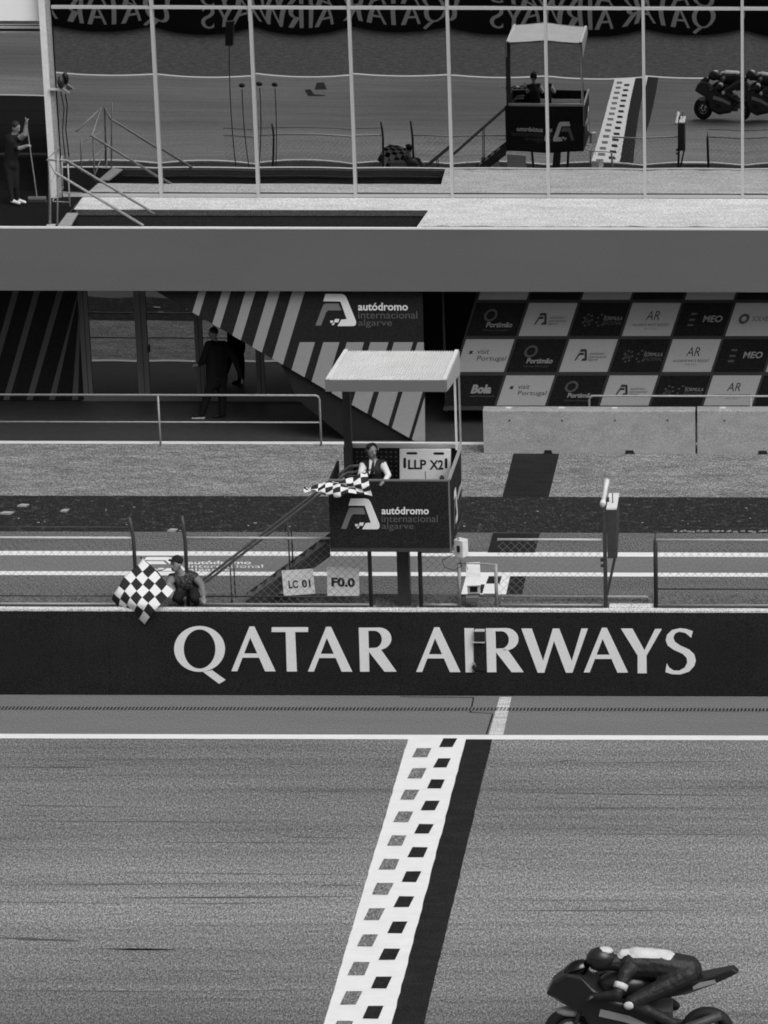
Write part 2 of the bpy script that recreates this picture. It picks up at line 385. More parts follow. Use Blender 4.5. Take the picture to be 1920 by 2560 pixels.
# ------------------------------------------------------------------ finish line on the track: white band with two files of squares, black band beside it
flo = bpy.data.objects.new('finish_line', None); flo.location = (-5.7, 45, 0); C.objects.link(flo); tag(flo, kind='structure')
z7 = lambda x, y: (780 + x/2.572, 1700 + y/2.572)
def G(x, y):
    p = W(*z7(x, y), z=0); return Vector((p.x, p.y, 0))
def ragged(p, q, n, amp):
    out = []
    for i in range(n+1):
        t = i/n; r = p.lerp(q, t); r.x += random.uniform(-amp, amp) if 0 < i < n else 0; out.append(r)
    return out
gl0, gl1 = G(618,383), G(78,2205); bl0, bl1 = G(990,383), G(512,2212); dr0, dr1 = G(1160,383), G(722,2210)
def extend(a, b, Y):
    t = (Y - a.y)/(b.y - a.y); return a.lerp(b, t)
YE = YFAR1
lefte = ragged(extend(gl0,gl1,YLINE0), extend(gl0,gl1,YE), 80, .007)
mide = ragged(extend(bl0,bl1,YLINE0), extend(bl0,bl1,YE), 80, .007)
rige = ragged(extend(dr0,dr1,YLINE0), extend(dr0,dr1,YE), 80, .006)
def strip(a, b, z):
    m = MB(); n = len(a)
    m.add([(p.x,p.y,z) for p in a] + [(p.x,p.y,z) for p in b], [(i, i+1, n+i+1, n+i) for i in range(n-1)]); return m
obj('white_band', strip(lefte, mide, .004), M['white_paint'], flo)
obj('black_band', strip(mide, rige, .0035), M['black_paint'], flo)
# squares: files spaced evenly in depth
blk = [(875,406),(837,536),(798,671),(761,810),(720,960),(680,1110),(639,1267),(591,1428),(549,1594),(498,1766),(444,1949),(394,2140)]
gry = [(708,470),(675,603),(628,740),(588,883),(545,1035),(497,1187),(453,1346),(402,1509),(356,1677),(303,1859),(251,2047)]
def file_of(pts, mat, w, d, name):
    ps = [G(*p) for p in pts]
    step = (ps[-1] - ps[0])/(len(ps)-1)
    k = len(ps)
    while ps[-1].y + step.y > YE + .3: ps.append(ps[-1] + step)
    for p in ps:
        w2, d2 = w*random.uniform(.95,1.05), d*random.uniform(.94,1.06)
        sx = -.035
        q = [(-w2/2+sx*-1*0, -d2/2), (w2/2, -d2/2), (w2/2, d2/2), (-w2/2, d2/2)]
        obj(name, MB().quad([(p.x + a + b*.09 + random.uniform(-.006,.006), p.y + b + random.uniform(-.006,.006), .008) for a, b in q]), mat, flo)
file_of(blk, M['black_paint'], .205, .355, 'black_square')
file_of(gry, M['grey_square'], .212, .385, 'grey_square')
# worn continuation between track edge and wall, thin saw cut for a timing loop
tag(gpoly('finish_line_tail', [(1249,1743),(1279,1743),(1258,1837.5),(1222,1837.5)], M['worn_paint'], .004), kind='structure')
cut = MB()
for a, b in (((1000,1742),(1184,1744)), ((1184,1744),(1176,1782)), ((1232,1785),(1216,1836)), ((1178,1781),(1232,1784))):
    p, q = W(*a, z=0), W(*b, z=0); t = (q-p).normalized()*.012; n = Vector((-t.y, t.x, 0))
    cut.quad([(r.x, r.y, .0025) for r in (p-n, q-n, q+n, p+n)])
tag(obj('saw_cut', cut, M['black_paint']), kind='structure')
# slotted drain channel
dr = thing('drain_channel', 'long slotted drain channel set in the asphalt along the foot of the pit wall', 'drain', (-6, 50.4, 0))
obj('channel_bed', MB().rect(-40, 50.34, 40, 50.47, .002), M['black_paint'], dr)
bars = MB()
x = -16.0
while x < 4:
    bars.add([(x,50.325,.008),(x+.028,50.325,.008),(x+.043,50.485,.008),(x+.015,50.485,.008)], [(0,1,2,3)]); x += .056
tag(obj('grating_bars', bars, M['shoulder'], dr), kind='stuff')
# a few dark skid marks with shapes of their own
sk = MB()
rs_ = random.Random(3)
more = [(a_, a_+rs_.uniform(150,900), rs_.uniform(1880,2520), rs_.uniform(1.5,3.2), rs_.uniform(-6,6)) for a_ in [rs_.uniform(-200,1700) for _ in range(26)]]
for (x0, x1, y, w, b) in more + [(0,238,1918,4.5,1), (240,440,2372,5.5,2), (285,435,2374,6,0), (0,760,2053,3,3), (400,700,2260,3.5,-2), (0,200,2345,9,8), (1350,1450,1908,4,-8), (10,380,2013,3,6), (1450,1920,2085,3,2), (1190,1920,2020,2.5,0)]:
    if y > 2300 and x1 > 1240: continue
    x1 = min(x1, 1930)
    for band in ((810+(2557-y)*.297-8, 1060+(2559-y)*.24+8),):
        if x0 < band[0] < x1: x1 = band[0]
        elif band[0] <= x0 < band[1]: x0 = band[1]
    if x1 - x0 < 40: continue
    n = 12; up = []; lo = []
    for i in range(n+1):
        t = i/n; px = x0+(x1-x0)*t; py = y + b*t; ww = w*math.sin(math.pi*min(max(t,.03),.97))**.6*random.uniform(.5,1)
        up.append(W(px, py-ww/2, z=0)); lo.append(W(px, py+ww/2, z=0))
    o = len(sk.v)
    sk.add([(p.x,p.y,.002) for p in up+lo], [(i, i+1, n+2+i, n+1+i) for i in range(n)])
tag(obj('skid_marks', sk, material('tyre_rubber_smear', .075, .8, layers=[((22,26,20), 3, .3, .7, .7, 1.3), ((.8,20,1), 3, .3, .7, .7, 1.5)])), kind='structure')
# dark painted emblem on the track, left of the picture, seen in the glass
tag(obj('track_emblem', MB().quad([(-14.9,35.2,.004),(-14.3,35.2,.004),(-14.2,35.0,.004),(-14.7,34.9,.004),(-15.0,34.0,.004),(-15.2,34.2,.004)]).quad([(-14.8,34.1,.005),(-14.3,34.1,.005),(-14.6,32.9,.005),(-14.9,32.9,.005)]), M['black_paint']), kind='structure')

# ------------------------------------------------------------------ pit wall with black banner
pw = thing('pit_wall', 'low pit wall wrapped in a black banner with big white QATAR AIRWAYS lettering', 'wall', (-6.4, YF, 0))
obj('wall_body', MB().box((-60, YF+.012, -.02), (60, YF+.11, ZW-.03)), M['concrete'], pw)
cap = MB().box((-60, YF-.006, ZW-.0299), (60, YF+.118, ZW))
obj('wall_cap', cap, M['wall_concrete'], pw)
seams = [-170, 122, 272, 418, 706, 1000, 1286, 1579, 1868, 2160]
xs = [W(s, 1630, Y=YF).x for s in seams]
for i in range(len(xs)-1):
    m = MB()
    n = 10; va = []; fa = []
    zb0 = .012
    for j in range(n+1):
        t = j/n; x = xs[i]+.004 + (xs[i+1]-xs[i]-.008)*t
        va += [(x, YF-.002, zb0 + random.uniform(-.008,.012)), (x, YF-.004-.006*math.sin(math.pi*t)*random.random(), .7), (x, YF-.002, ZW-.035)]
    for j in range(n):
        for k in range(2): fa.append((j*3+k, j*3+3+k, j*3+4+k, j*3+1+k))
    m.add(va, fa); obj('banner_panel', m, M['banner'], pw)
obj('banner_backing', MB().box((-60, YF+.004, 0.0), (60, YF+.0115, ZW-.032)), M['banner'], pw)
def map_wall(px, py):
    p = W(px, py, Y=YF-.016); return p
for ch, polys in letters:
    m = MB()
    for q in polys: m.quad([map_wall(*p) for p in q])
    obj('letter', m, M['vinyl_white'], pw, fix=False)['label'] = 'large white capital letter ' + ch
# small camera box and cable end on the wall, over the letters
cb = thing('wall_camera', 'small dark camera box strapped to the pit wall between two letters', 'camera', W(1197,1680,Y=YF))
a = W(1186,1574,Y=YF-.02); b = W(1214,1602,Y=YF-.02)
obj('housing', MB().box((a.x, YF-.11, b.z), (b.x, YF-.018, a.z)), M['black'], cb, bevel=.008)
c0 = W(1186,1612,Y=YF-.02)
obj('backplate', MB().box((W(1184,1600,Y=YF).x, YF-.03, W(1200,1675,Y=YF).z), (W(1216,1600,Y=YF).x, YF-.0185, c0.z+.03)), M['banner'], cb)
obj('upper_strap', MB().box((a.x+.01, YF-.113, a.z-.002), (b.x-.005, YF-.02, a.z+.012)), M['steel_light'], cb)
s0 = W(1183,1600,Y=YF)
obj('lower_strap', MB().box((s0.x, YF-.114, s0.z-.008), (b.x-.005, YF-.02, s0.z+.008)), M['steel_light'], cb)
k0 = W(1207,1605,Y=YF-.06); obj('connector', MB().ball(k0, (.035,.03,.024)), M['steel_light'], cb, smooth=True)
bt = thing('cable_plug', 'round dark cable plug hanging low on the pit wall banner', 'plug', W(1186,1670,Y=YF))
k1 = W(1187,1668,Y=YF-.05); obj('plug_body', MB().ball(k1, (.045,.035,.055), 12), M['black'], bt, smooth=True)
k2 = W(1184,1659,Y=YF-.07); obj('plug_ring', MB().ring(k2, .02, (.006,.006), n=14, k=5), M['steel'], bt, smooth=True)
obj('cable', MB().tube([k1+Vector((-.01,0,-.05)), k1+Vector((-.04,.02,-.08)), k1+Vector((.02,.035,-.11)), k1+Vector((.08,.035,-.08))], .006, 6), M['black'], bt, smooth=True)

# ------------------------------------------------------------------ fence on the pit wall
YN = YF + .95                         # line of the fence, at the back of the raised platform behind the wall
ZN = 1.12
tag(obj('pit_wall_platform', MB().box((-60, YF+.125, 0), (60, YF+1.62, ZN)), M['lane_rough']), kind='structure')
def fence(label, xl, xr, posts, top, mid=None, wire=None, mesh=True, zt=None):
    base = W((xl+xr)/2, 1515, Y=YN); base.z = ZN
    f = thing('pit_wall_fence', label, 'fence', base, 'fence panels along the pit wall')
    XL, XR = W(xl, 1450, Y=YN).x, W(xr, 1450, Y=YN).x
    zt = W((xl+xr)/2, top, Y=YN).z
    def rail(name, z, r, mat, y=YN): obj(name, MB().tube([(XL, y, z), (XR, y, z)], r, 8), mat, f, smooth=True)
    rail('top_rail', zt, .020, M['steel_light'])
    rail('bottom_rail', ZN+.055, .020, M['steel'])
    obj('kick_strip', MB().box((XL, YN-.012, ZN-.06), (XR, YN+.012, ZN+.02)), M['steel_dark'], f)
    if mid: rail('middle_rail', W((xl+xr)/2, mid, Y=YN).z, .012, M['steel_dark'])
    if wire: rail('upper_wire', W((xl+xr)/2, wire, Y=YN).z, .008, M['steel_dark'])
    for (px, ptop, lean, r) in posts:
        p = W(px, 1505, Y=YN); z1 = W(px, ptop, Y=YN).z; zm = min(z1, zt)
        pts = [(p.x, YN, ZN-.12), (p.x, YN, zm-.05)] + ([(p.x-lean*.35, YN, zm+.12), (p.x-lean, YN, z1)] if z1 > zt+.05 else [(p.x, YN, z1)])
        q = obj('post', MB().tube(pts, r, 8), M['steel_dark'], f, smooth=True)
        obj('base_plate', MB().box((p.x-.07, YN-.045, ZN+.001), (p.x+.07, YN+.06, ZN+.02)), M['steel'], q)
    if mesh:
        m = MB(); d = .13; h = zt - ZN
        k = XL - h
        while k < XR:
            for s in (1, -1):
                a, b = (k, ZN+.03), (k+h, zt)
                if s < 0: a, b = (k, zt), (k+h, ZN+.03)
                t0, t1 = max(0, (XL-k)/h), min(1, (XR-k)/h)
                if t1 - t0 > .02:
                    L = lambda t: (a[0]+(b[0]-a[0])*t, YN-.004*s, a[1]+(b[1]-a[1])*t)
                    m.tube([L(t0), L(t1)], .0023, 4, cap=False)
            k += d
        tag(obj('wire_mesh', m, M['wire'], f), kind='stuff')
    return f
fence('wire mesh fence panel left of the flag marshal on the pit wall', -260, 340, [(343,1293,.05,.03),(-100,1300,.05,.03)], 1344, 1489, 1317)
fence('wire mesh fence panel under the stairs carrying two white boards', 472, 926, [(471,1290,.03,.03),(928,1372,0,.032)], 1345, 1491)
fence('short fence panel under the right half of the marshal box', 1052, 1146, [(1053,1376,0,.034)], 1380, None, None)
fence('wire mesh fence panel right of the small camera frame', 1246, 1508, [(1250,1500,0,.012)], 1349, None)
fence('wire mesh fence panel at the right edge, beyond the opening', 1642, 2250, [(1640,1333,0,.034),(2100,1333,0,.034)], 1350.5, 1473, 1321)
# pale capping plates in the opening
cp = thing('capping_plate', 'pale capping plates lying on the pit wall in the right hand opening', 'plate', W(1575,1518,Y=YF+.2))
for a, b in ((1524,1577),(1578.5,1632)):
    obj('plate', MB().box((W(a,1515,Y=YF+.2).x, YF+.12, ZW-.02), (W(b,1515,Y=YF+.2).x, YF+.28, ZW+.018)), M['wall_concrete'], cp)
# low pipe rail behind the fence
lr = thing('low_pipe_rail', 'low grey pipe rail running behind the fence to the opening', 'rail', W(1430,1500,Y=YN+.35))
Y2 = YN+.35
zr = W(1430,1491,Y=Y2).z
pA, pB = W(1240,1489,Y=Y2).x, W(1620,1493,Y=Y2).x
obj('pipe', MB().tube([(pA,Y2,zr),(pB-.03,Y2,zr),(pB,Y2,zr-.03),(pB,Y2,ZN)], .022, 8), M['steel'], lr, smooth=True)
obj('leg', MB().tube([(pA+.1,Y2,zr),(pA+.1,Y2,ZN)], .02, 8), M['steel'], lr, smooth=True)
# boards tied behind the mesh
def board(name, label, corners, words, boxes, bold, slash=None):
    Yb = YN + .02
    q = [W(*c, Y=Yb) for c in corners]
    t = thing(name, label, 'sign', (q[2]+q[3])/2)
    obj('board', MB().prism(q, (0,.012,0)), M['sign_white'], t)
    def pt(u, v):
        a = Vector(corners[0]).lerp(Vector(corners[1]), u); b = Vector(corners[3]).lerp(Vector(corners[2]), u); p = a.lerp(b, v)
        return W(p.x, p.y, Y=Yb-.003)
    for w, bx in zip(words, boxes): obj('lettering', text(MB(), w, pt, bx, bold=bold), M['sign_black'], t, fix=False)
    if slash: obj('slash', MB().quad([pt(*s) for s in slash]), M['sign_black'], t, fix=False)
    return t
board('notice_board', 'tilted white board reading LC 01 tied to the pit fence', [(703.9,1427),(782,1422),(788.2,1484.2),(709.7,1489.6)], ['LC', '01'], [(.18,.41,.48,.73),(.60,.41,.88,.73)], .03,
      slash=[(.645,.64),(.685,.46),(.70,.48),(.66,.66)])
board('notice_board', 'upright white board reading F0.0 tied to the pit fence', [(817.5,1416.9),(897,1419),(898.5,1494.3),(818.6,1492)], ['F0.0'], [(.13,.35,.87,.66)], .045)

# ------------------------------------------------------------------ marshal box on a column, with canopy and stairs
YS, YE2 = YF + .5, YF + 2.4
XL, XR, ZR, ZB = -7.24, -5.372, 3.352, 2.20
st = thing('marshal_box', 'raised black finish marshal box with a white corrugated canopy and circuit logo', 'marshal stand', ((XL+XR)/2, YS+.9, 0))
fp = obj('front_panel', MB().box((XL, YS, ZB+.06), (XR, YS+.03, ZR)), M['banner'], st)
def pts(u, v):
    p = W(740 + u/3.77, 1080 + v/3.77, Y=YS-.004); return p
logo(pts, fp, M['vinyl_white'], M['vinyl_grey'], M['vinyl_mid'])
# wrinkled banner on the right side
m = MB(); n = 14; va = []; fa = []
for i in range(n+1):
    for j in range(n+1):
        y = YS + (YE2-YS)*i/n; z = ZB+.06 + (ZR-.06-ZB)*j/n
        if i == n: y -= .12*(1-j/n)
        va.append((XR + .012 + .018*math.sin(i*1.3+j*.55)*math.sin(math.pi*i/n), y, z))
for i in range(n):
    for j in range(n): fa.append((i*(n+1)+j, (i+1)*(n+1)+j, (i+1)*(n+1)+j+1, i*(n+1)+j+1))
m.add(va, fa)
sp_ = obj('side_panel', m, M['banner'], st, smooth=True)
def ptside(u, v): return Vector((XR+.036, YS + .25 + (u-425)/911*1.55, 2.44 + (932-v)/305*.62))
logo(ptside, sp_, M['vinyl_white'], M['vinyl_grey'], M['vinyl_mid'])
obj('side_panel', MB().box((XL, YS+.03, ZB+.06), (XL+.03, YS+1.1, ZR)), M['banner'], st)
bp = obj('back_panel', MB().box((XL, YE2, ZB), (XR, YE2+.03, W(1000,1118,Y=YE2).z)), M['banner'], st)
def ptb(u, v):
    return Vector((XR-.25 - (u-425)/911*1.45, YE2+.035, 2.45 + (932-v)/305*.5))
logo(ptb, bp, M['vinyl_white'], M['vinyl_grey'], M['vinyl_mid'])
zbt = W(1000,1118,Y=YE2).z
dots = MB()
for i in range(10):
    for j in range(6):
        p = Vector((W(893,1150,Y=YE2).x + i*.078, YE2-.006, zbt-.08 - j*.078))
        dots.quad([p+Vector((a*.014,0,b*.014)) for a, b in ((-1,-.5),(-.5,-1),(.5,-1),(1,-.5),(1,.5),(.5,1),(-.5,1),(-1,.5))])
tag(obj('perforation', dots, M['vinyl_mid'], bp, fix=False), kind='stuff')
obj('back_rail', MB().box((XL+.1, YE2-.04, zbt), (XR+.02, YE2+.04, W(1000,1109.5,Y=YE2).z)), M['alu'], st)
obj('floor', MB().box((XL, YS-.0, ZB), (XR+.01, YE2, ZB+.058)), M['steel_dark'], st)
obj('rim_rail', MB().box((XL, YS-.008, ZR), (XR+.012, YS+.04, ZR+.022)), M['frame_grey'], st)
obj('rim_rail', MB().prism([(XR-.02,YS,ZR+.02),(XR+.03,YS,ZR+.02),(XR+.03,YE2,zbt-.02),(XR-.02,YE2,zbt-.02)], (0,0,.03)), M['steel'], st)
obj('corner_post', MB().box((XR-.012, YS-.004, ZB), (XR+.011, YS+.02, ZR)), M['frame_grey'], st)
cx = W(1009,1440,Y=YS+.6).x
obj('column', MB().box((cx-.095, YS+.55, ZN), (cx+.095, YS+.75, ZB)), M['steel_dark'], st)
obj('column_flange', MB().box((cx-.3, YS+.3, ZB-.03), (cx+.25, YS+1.2, ZB)), M['steel_dark'], st)
# canopy
rf = [Vector((-7.205,51.44,4.974)), Vector((-5.362,51.44,4.968)), Vector((-5.356,53.44,4.898)), Vector((-7.172,53.44,4.898))]
m = MB(); nx = 184; ny = 1; va = []; fa = []
for i in range(nx+1):
    t = i/nx; zz = .012*math.sin(i*math.pi/2.0)
    for e in (rf[0].lerp(rf[1], t), rf[3].lerp(rf[2], t)): va.append((e.x, e.y, e.z + zz + .012))
for i in range(nx): fa.append((2*i, 2*i+2, 2*i+3, 2*i+1))
m.add(va, fa)
rs = obj('canopy_roof', m, M['roof_sheet'], st, smooth=True, fix=False)
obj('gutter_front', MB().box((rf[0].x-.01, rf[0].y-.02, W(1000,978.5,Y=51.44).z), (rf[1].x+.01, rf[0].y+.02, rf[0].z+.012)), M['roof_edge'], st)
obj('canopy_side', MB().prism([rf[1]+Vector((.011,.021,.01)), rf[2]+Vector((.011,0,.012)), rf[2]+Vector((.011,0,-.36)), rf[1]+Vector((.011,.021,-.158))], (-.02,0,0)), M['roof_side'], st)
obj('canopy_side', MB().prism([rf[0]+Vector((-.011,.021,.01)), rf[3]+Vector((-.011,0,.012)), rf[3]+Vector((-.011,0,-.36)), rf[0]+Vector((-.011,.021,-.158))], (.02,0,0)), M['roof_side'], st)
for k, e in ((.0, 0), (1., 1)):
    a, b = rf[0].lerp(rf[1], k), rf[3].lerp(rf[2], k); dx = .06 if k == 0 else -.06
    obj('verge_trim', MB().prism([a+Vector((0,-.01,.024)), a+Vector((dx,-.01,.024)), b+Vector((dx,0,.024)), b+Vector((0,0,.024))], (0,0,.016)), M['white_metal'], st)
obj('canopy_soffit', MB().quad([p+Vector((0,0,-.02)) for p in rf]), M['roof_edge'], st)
ql = W(869.5,1050,Y=YE2-.05)
obj('canopy_post', MB().box((ql.x-.06, YE2-.16, ZB), (ql.x+.06, YE2-.05, 4.87)), M['steel_dark'], st)
qr = W(1148.5,1000,Y=YE2); q2 = W(1138.5,1000,Y=YE2-.12)
obj('canopy_post', MB().box((qr.x-.014, YE2-.0, zbt-.5), (qr.x+.014, YE2+.03, 4.87)), M['steel'], st)
obj('canopy_post', MB().box((q2.x-.016, YE2-.16, zbt), (q2.x+.016, YE2-.12, 4.87)), M['white_metal'], st)
# stairs down to the left
y0s, y1s = YS+.58, YS+1.12
a = W(824,1352,Y=y0s); b = W(613,1504,Y=y0s); sl_ = (a.z-b.z)/(a.x-b.x)
xg = a.x - (a.z-ZN)/sl_
sd = Vector((a.x-xg, 0, a.z)); 
for yy in (y0s, y1s):
    obj('stringer', MB().prism([(xg,yy,ZN),(a.x,yy,a.z),(a.x,yy,a.z-.26),(xg+.26/sl_,yy,ZN)], (0,.03,0)), M['steel_dark'], st)
nt_ = 9
for i in range(1, nt_):
    t = i/nt_; x = xg + (a.x-xg)*t; z = ZN + (a.z-ZN)*t - .08
    obj('tread', MB().box((x-.11, y0s+.03, z-.03), (x+.12, y1s, z)), M['steel_mid'], st)
h0 = W(640,1359,Y=y0s); h1 = W(498,1469,Y=y0s); sh = (h0.z-h1.z)/(h0.x-h1.x)
xe = W(868,1190,Y=y0s).x; xb = W(478,1480,Y=y0s).x
for yy in (y0s+.015, y0s+.36):
    zz = lambda x: h0.z + (x-h0.x)*sh
    obj('handrail', MB().tube([(xb,yy,ZN),(xb,yy,zz(xb)),(xe,yy,zz(xe)),(xe+.2,yy,zz(xe)+.02)], .024, 8), M['steel_mid'], st, smooth=True)
    for k in (.25, .62):
        x = xb + (xe-xb)*k; obj('baluster', MB().tube([(x,yy,zz(x)),(x,yy,zz(x)-.95)], .012, 6), M['steel_dark'], st, smooth=True)
# things in and on the box
lb = thing('lap_board', 'white board reading LLP X2 standing in the marshal box', 'sign', W(1063,1203,Y=YS+1.5))
Yb = YS+1.5
z9 = lambda u, v: W(780+u/3.95, 860+v/3.95, Y=Yb-.003)
c = [W(999,1122,Y=Yb), W(1127,1122,Y=Yb), W(1127,1225,Y=Yb), W(999,1225,Y=Yb)]
obj('board', MB().prism(c, (0,.015,0)), M['sign_white'], lb, bevel=.01)
for w_, bx_ in (('LLP', (948,1143,1128,1238)), ('X2', (1160,1146,1298,1241))): obj('lettering', text(MB(), w_, z9, bx_, bold=.03), M['sign_black'], lb, fix=False)
for (u0,v0,u1,v1) in ((932,1068,1040,1091),(1199,1069,1305,1093),(902,1122,929,1228),(1311,1128,1338,1231)):
    r = min(u1-u0, v1-v0)/2; cc = []
    if u1-u0 > v1-v0: cs = [((u1-r,(v0+v1)/2),-90),((u0+r,(v0+v1)/2),90)]
    else: cs = [(((u0+u1)/2,v1-r),0),(((u0+u1)/2,v0+r),180)]
    for (q, a0) in cs: cc += [(q[0]+r*math.cos(math.radians(a0+k*36)), q[1]+r*math.sin(math.radians(a0+k*36))) for k in range(6)]
    obj('handle_slot', MB().quad([z9(*q) for q in cc]), M['sign_black'], lb, fix=False)
rd = thing('radio', 'dark radio handset with a thin aerial on the box rim', 'radio', W(1104,1203,Y=YS+.5))
p = W(1105,1196,Y=YS+.4); obj('radio_body', MB().ball(p, (.04,.035,.055), 10), M['black'], rd, smooth=True)
p2 = W(1064,1203,Y=YS+.4); obj('aerial', MB().tube([p2-Vector((0,0,.12)), p2+Vector((0,0,.16))], .006, 6), M['black'], rd)
eb = thing('junction_box', 'pale electric junction box hung below the right corner of the marshal box', 'electric box', W(1155,1395,Y=YS+.2))
cB = W(1153,1369,Y=YS+.25); R = Matrix.Rotation(math.radians(-32), 3, 'Z')
mbx = MB().box((-.085,-.07,-.14),(.085,.07,.14)); mbx.v = [tuple(cB + R @ Vector(q)) for q in mbx.v]
obj('box_body', mbx, M['white_metal'], eb, bevel=.008)
mbx = MB().box((-.02,-.09,-.05),(.03,-.072,.05)); mbx.v = [tuple(cB + R @ Vector(q)) for q in mbx.v]
obj('socket', mbx, M['black'], eb)
obj('bracket', MB().box((cB.x-.06, cB.y-.04, cB.z+.14), (cB.x-.03, cB.y+.04, ZB+.02)), M['steel'], eb)
obj('cable', MB().tube([cB+Vector((-.1,0,-.1)), W(1105,1400,Y=YS+.2), W(1112,1418,Y=YS+.2), W(1135,1426,Y=YS+.2), W(1155,1414,Y=YS+.1), W(1150,1398,Y=YS+.2)], .006, 6), M['black'], eb, smooth=True)
# camera in a pipe frame on the wall
cf = thing('pipe_frame', 'galvanised pipe goal frame on the pit wall around a white camera', 'frame', W(1194,1512,Y=YN))
for px in (1148.5, 1240.5):
    p = W(px, 1460, Y=YN-.03); obj('post', MB().tube([(p.x,YN-.03,ZN),(p.x,YN-.03,W(px,1409,Y=YN).z)], .028, 10), M['steel'], cf, smooth=True)
    obj('base_plate', MB().box((p.x-.07,YN-.1,ZN+.0015),(p.x+.07,YN+.04,ZN+.015)), M['steel'], cf)
obj('crossbar', MB().tube([W(1146,1407,Y=YN-.03), W(1170,1408.5,Y=YN-.03), W(1215,1409,Y=YN-.03), W(1242,1412,Y=YN-.03)], .012, 8), M['steel'], cf, smooth=True)
obj('lower_rail', MB().tube([W(1148,1489,Y=YN-.03), W(1240,1489.5,Y=YN-.03)], .014, 8), M['steel_dark'], cf, smooth=True)
obj('tie', MB().tube([W(1152,1408,Y=YN-.05), W(1155,1425,Y=YN-.05), W(1163,1404,Y=YN-.05), W(1169,1424,Y=YN-.05)], .006, 5), M['black'], cf)
tc_ = thing('track_camera', 'white weatherproof camera housing on a short pole inside the pipe frame', 'camera', W(1192,1508,Y=YN))
cc = W(1184,1455,Y=YN+.05)
def tiltbox(a, b, c=cc, ang=14):
    m = MB().box(a, b); R = Matrix.Rotation(math.radians(6), 3, 'Z') @ Matrix.Rotation(math.radians(ang), 3, 'X'); m.v = [tuple(c + R @ Vector(q)) for q in m.v]; return m
obj('housing', tiltbox((-.10,-.20,-.10),(.10,.46,.07)), M['white_metal'], tc_, bevel=.012)
obj('lens_window', tiltbox((-.06,-.212,-.05),(.055,-.202,.045)), M['black'], tc_)
obj('sun_shield', tiltbox((-.11,-.235,.074),(.11,.44,.088)), M['white_metal'], tc_)
obj('hood', tiltbox((-.13,-.26,-.20),(.07,-.15,-.125)), M['frame_grey'], tc_)
obj('knob', MB().tube([cc+Vector((.1,-.05,-.06)), cc+Vector((.17,-.05,-.06))], .014, 6), M['black'], tc_)
obj('mount', tiltbox((-.05,-.14,-.15),(.09,.02,-.09)), M['black'], tc_)
obj('pole', MB().tube([(cc.x+.04,cc.y,ZN),(cc.x+.04,cc.y,cc.z-.1)], .02, 8), M['steel'], tc_, smooth=True)
# flag light panel seen edge-on
lp = thing('light_panel', 'thick dark track light panel seen edge-on, on a post above the pit wall', 'light panel', W(1513,1515,Y=YN))
p0, p1 = W(1517,1274,Y=YN), W(1541,1274,Y=YN); zt_ = p0.z; zb_ = W(1530,1396,Y=YN).z
yb_ = W(1535,1237,z=zt_).y
m = MB().prism([(p0.x,YN,zt_),(p0.x,yb_,zt_),(p0.x,yb_,zb_+.35),(p0.x,YN+.25,zb_),(p0.x,YN,zb_)], (p1.x-p0.x,0,0))
obj('panel_body', m, M['steel_dark'], lp)
obj('panel_lid', MB().box((p0.x-.006,YN-.01,zt_+.001),(p1.x+.006,yb_,zt_+.03)), M['white_metal'], lp)
obj('lid_handle', MB().tube([(p0.x+.08,YN+.25,zt_+.03),(p0.x+.08,YN+.25,zt_+.19)], .008, 6), M['black'], lp)
obj('led_face', MB().box((p0.x-.004,YN+.06,zb_+.4),(p0.x-.0005,yb_-.05,zt_-.05)), M['black'], lp)
pp = W(1513,1400,Y=YN)
obj('post', MB().box((pp.x-.03,YN-.035,ZN),(pp.x+.03,YN+.03,zt_-.02)), M['steel_dark'], lp)
obj('strut', MB().tube([(pp.x+.02,YN+.02,zb_-.62),(p1.x-.03,YN+.15,zb_+.02)], .022, 8), M['steel_dark'], lp)
obj('hinge', MB().box((pp.x-.075,YN-.02,zb_-.05),(pp.x-.03,YN+.02,zb_+.0)), M['steel_dark'], lp)
obj('hinge', MB().box((pp.x-.075,YN-.02,zb_-.14),(pp.x-.03,YN+.02,zb_-.10)), M['steel_dark'], lp)
ta = W(1506.5,1262,Y=YN-.05); tb_y = W(1521,1200,z=ta.z+.0).y
obj('antenna_tube', MB().tube([ta, (ta.x, ta.y+.15, ta.z), (ta.x,ta.y+.18,ta.z), (ta.x, ta.y+1.0, ta.z), (ta.x,ta.y+1.04,ta.z), (ta.x,tb_y-.05,ta.z),(ta.x,tb_y,ta.z)], [.046,.046,.036,.036,.045,.045,.02], 12), M['white_metal'], lp, smooth=True)
obj('antenna_end', MB().ball(ta+Vector((0,-.02,-.0)), .043, 10), M['steel'], lp, smooth=True)
obj('antenna_clamp', MB().box((ta.x-.02,YN+.3,ta.z-.09),(p0.x+.02,YN+.36,ta.z+.0)), M['steel_dark'], lp)

# ------------------------------------------------------------------ pit building
YFA = 64.75                           # face of the fascia
ZT, ZS = W(960,571,Y=YFA).z, W(960,728.5,Y=YFA).z
YW = W(1400,495,z=ZT).y               # plane of the mirrored glazing
bl = thing('pit_building', 'long pit building with mirrored upper glazing, pale terrace and grey fascia', 'building', (-7, 66, 0))
obj('fascia', MB().box((-60, YFA, ZS), (60, YFA+.16, ZT-.022)), M['fascia'], bl)
obj('fascia_edge', MB().box((-60, YFA-.006, ZT-.0215), (60, YFA+.1, ZT+.004)), M['fascia_top'], bl)
obj('slab_soffit', MB().box((-60, YFA+.16, ZS+.05), (60, 74, ZS+.12)), M['garage_dark'], bl)
NL, FL, FR, NR = [W(*p, z=ZT) for p in ((142,571),(190,524.5),(1071,525),(1039,573))]
YN0 = YFA+.1
NL.y = NR.y = YN0; FL.y = FR.y = (FL.y+FR.y)/2
bndF = W(212,486,z=ZT)
ter = MB()
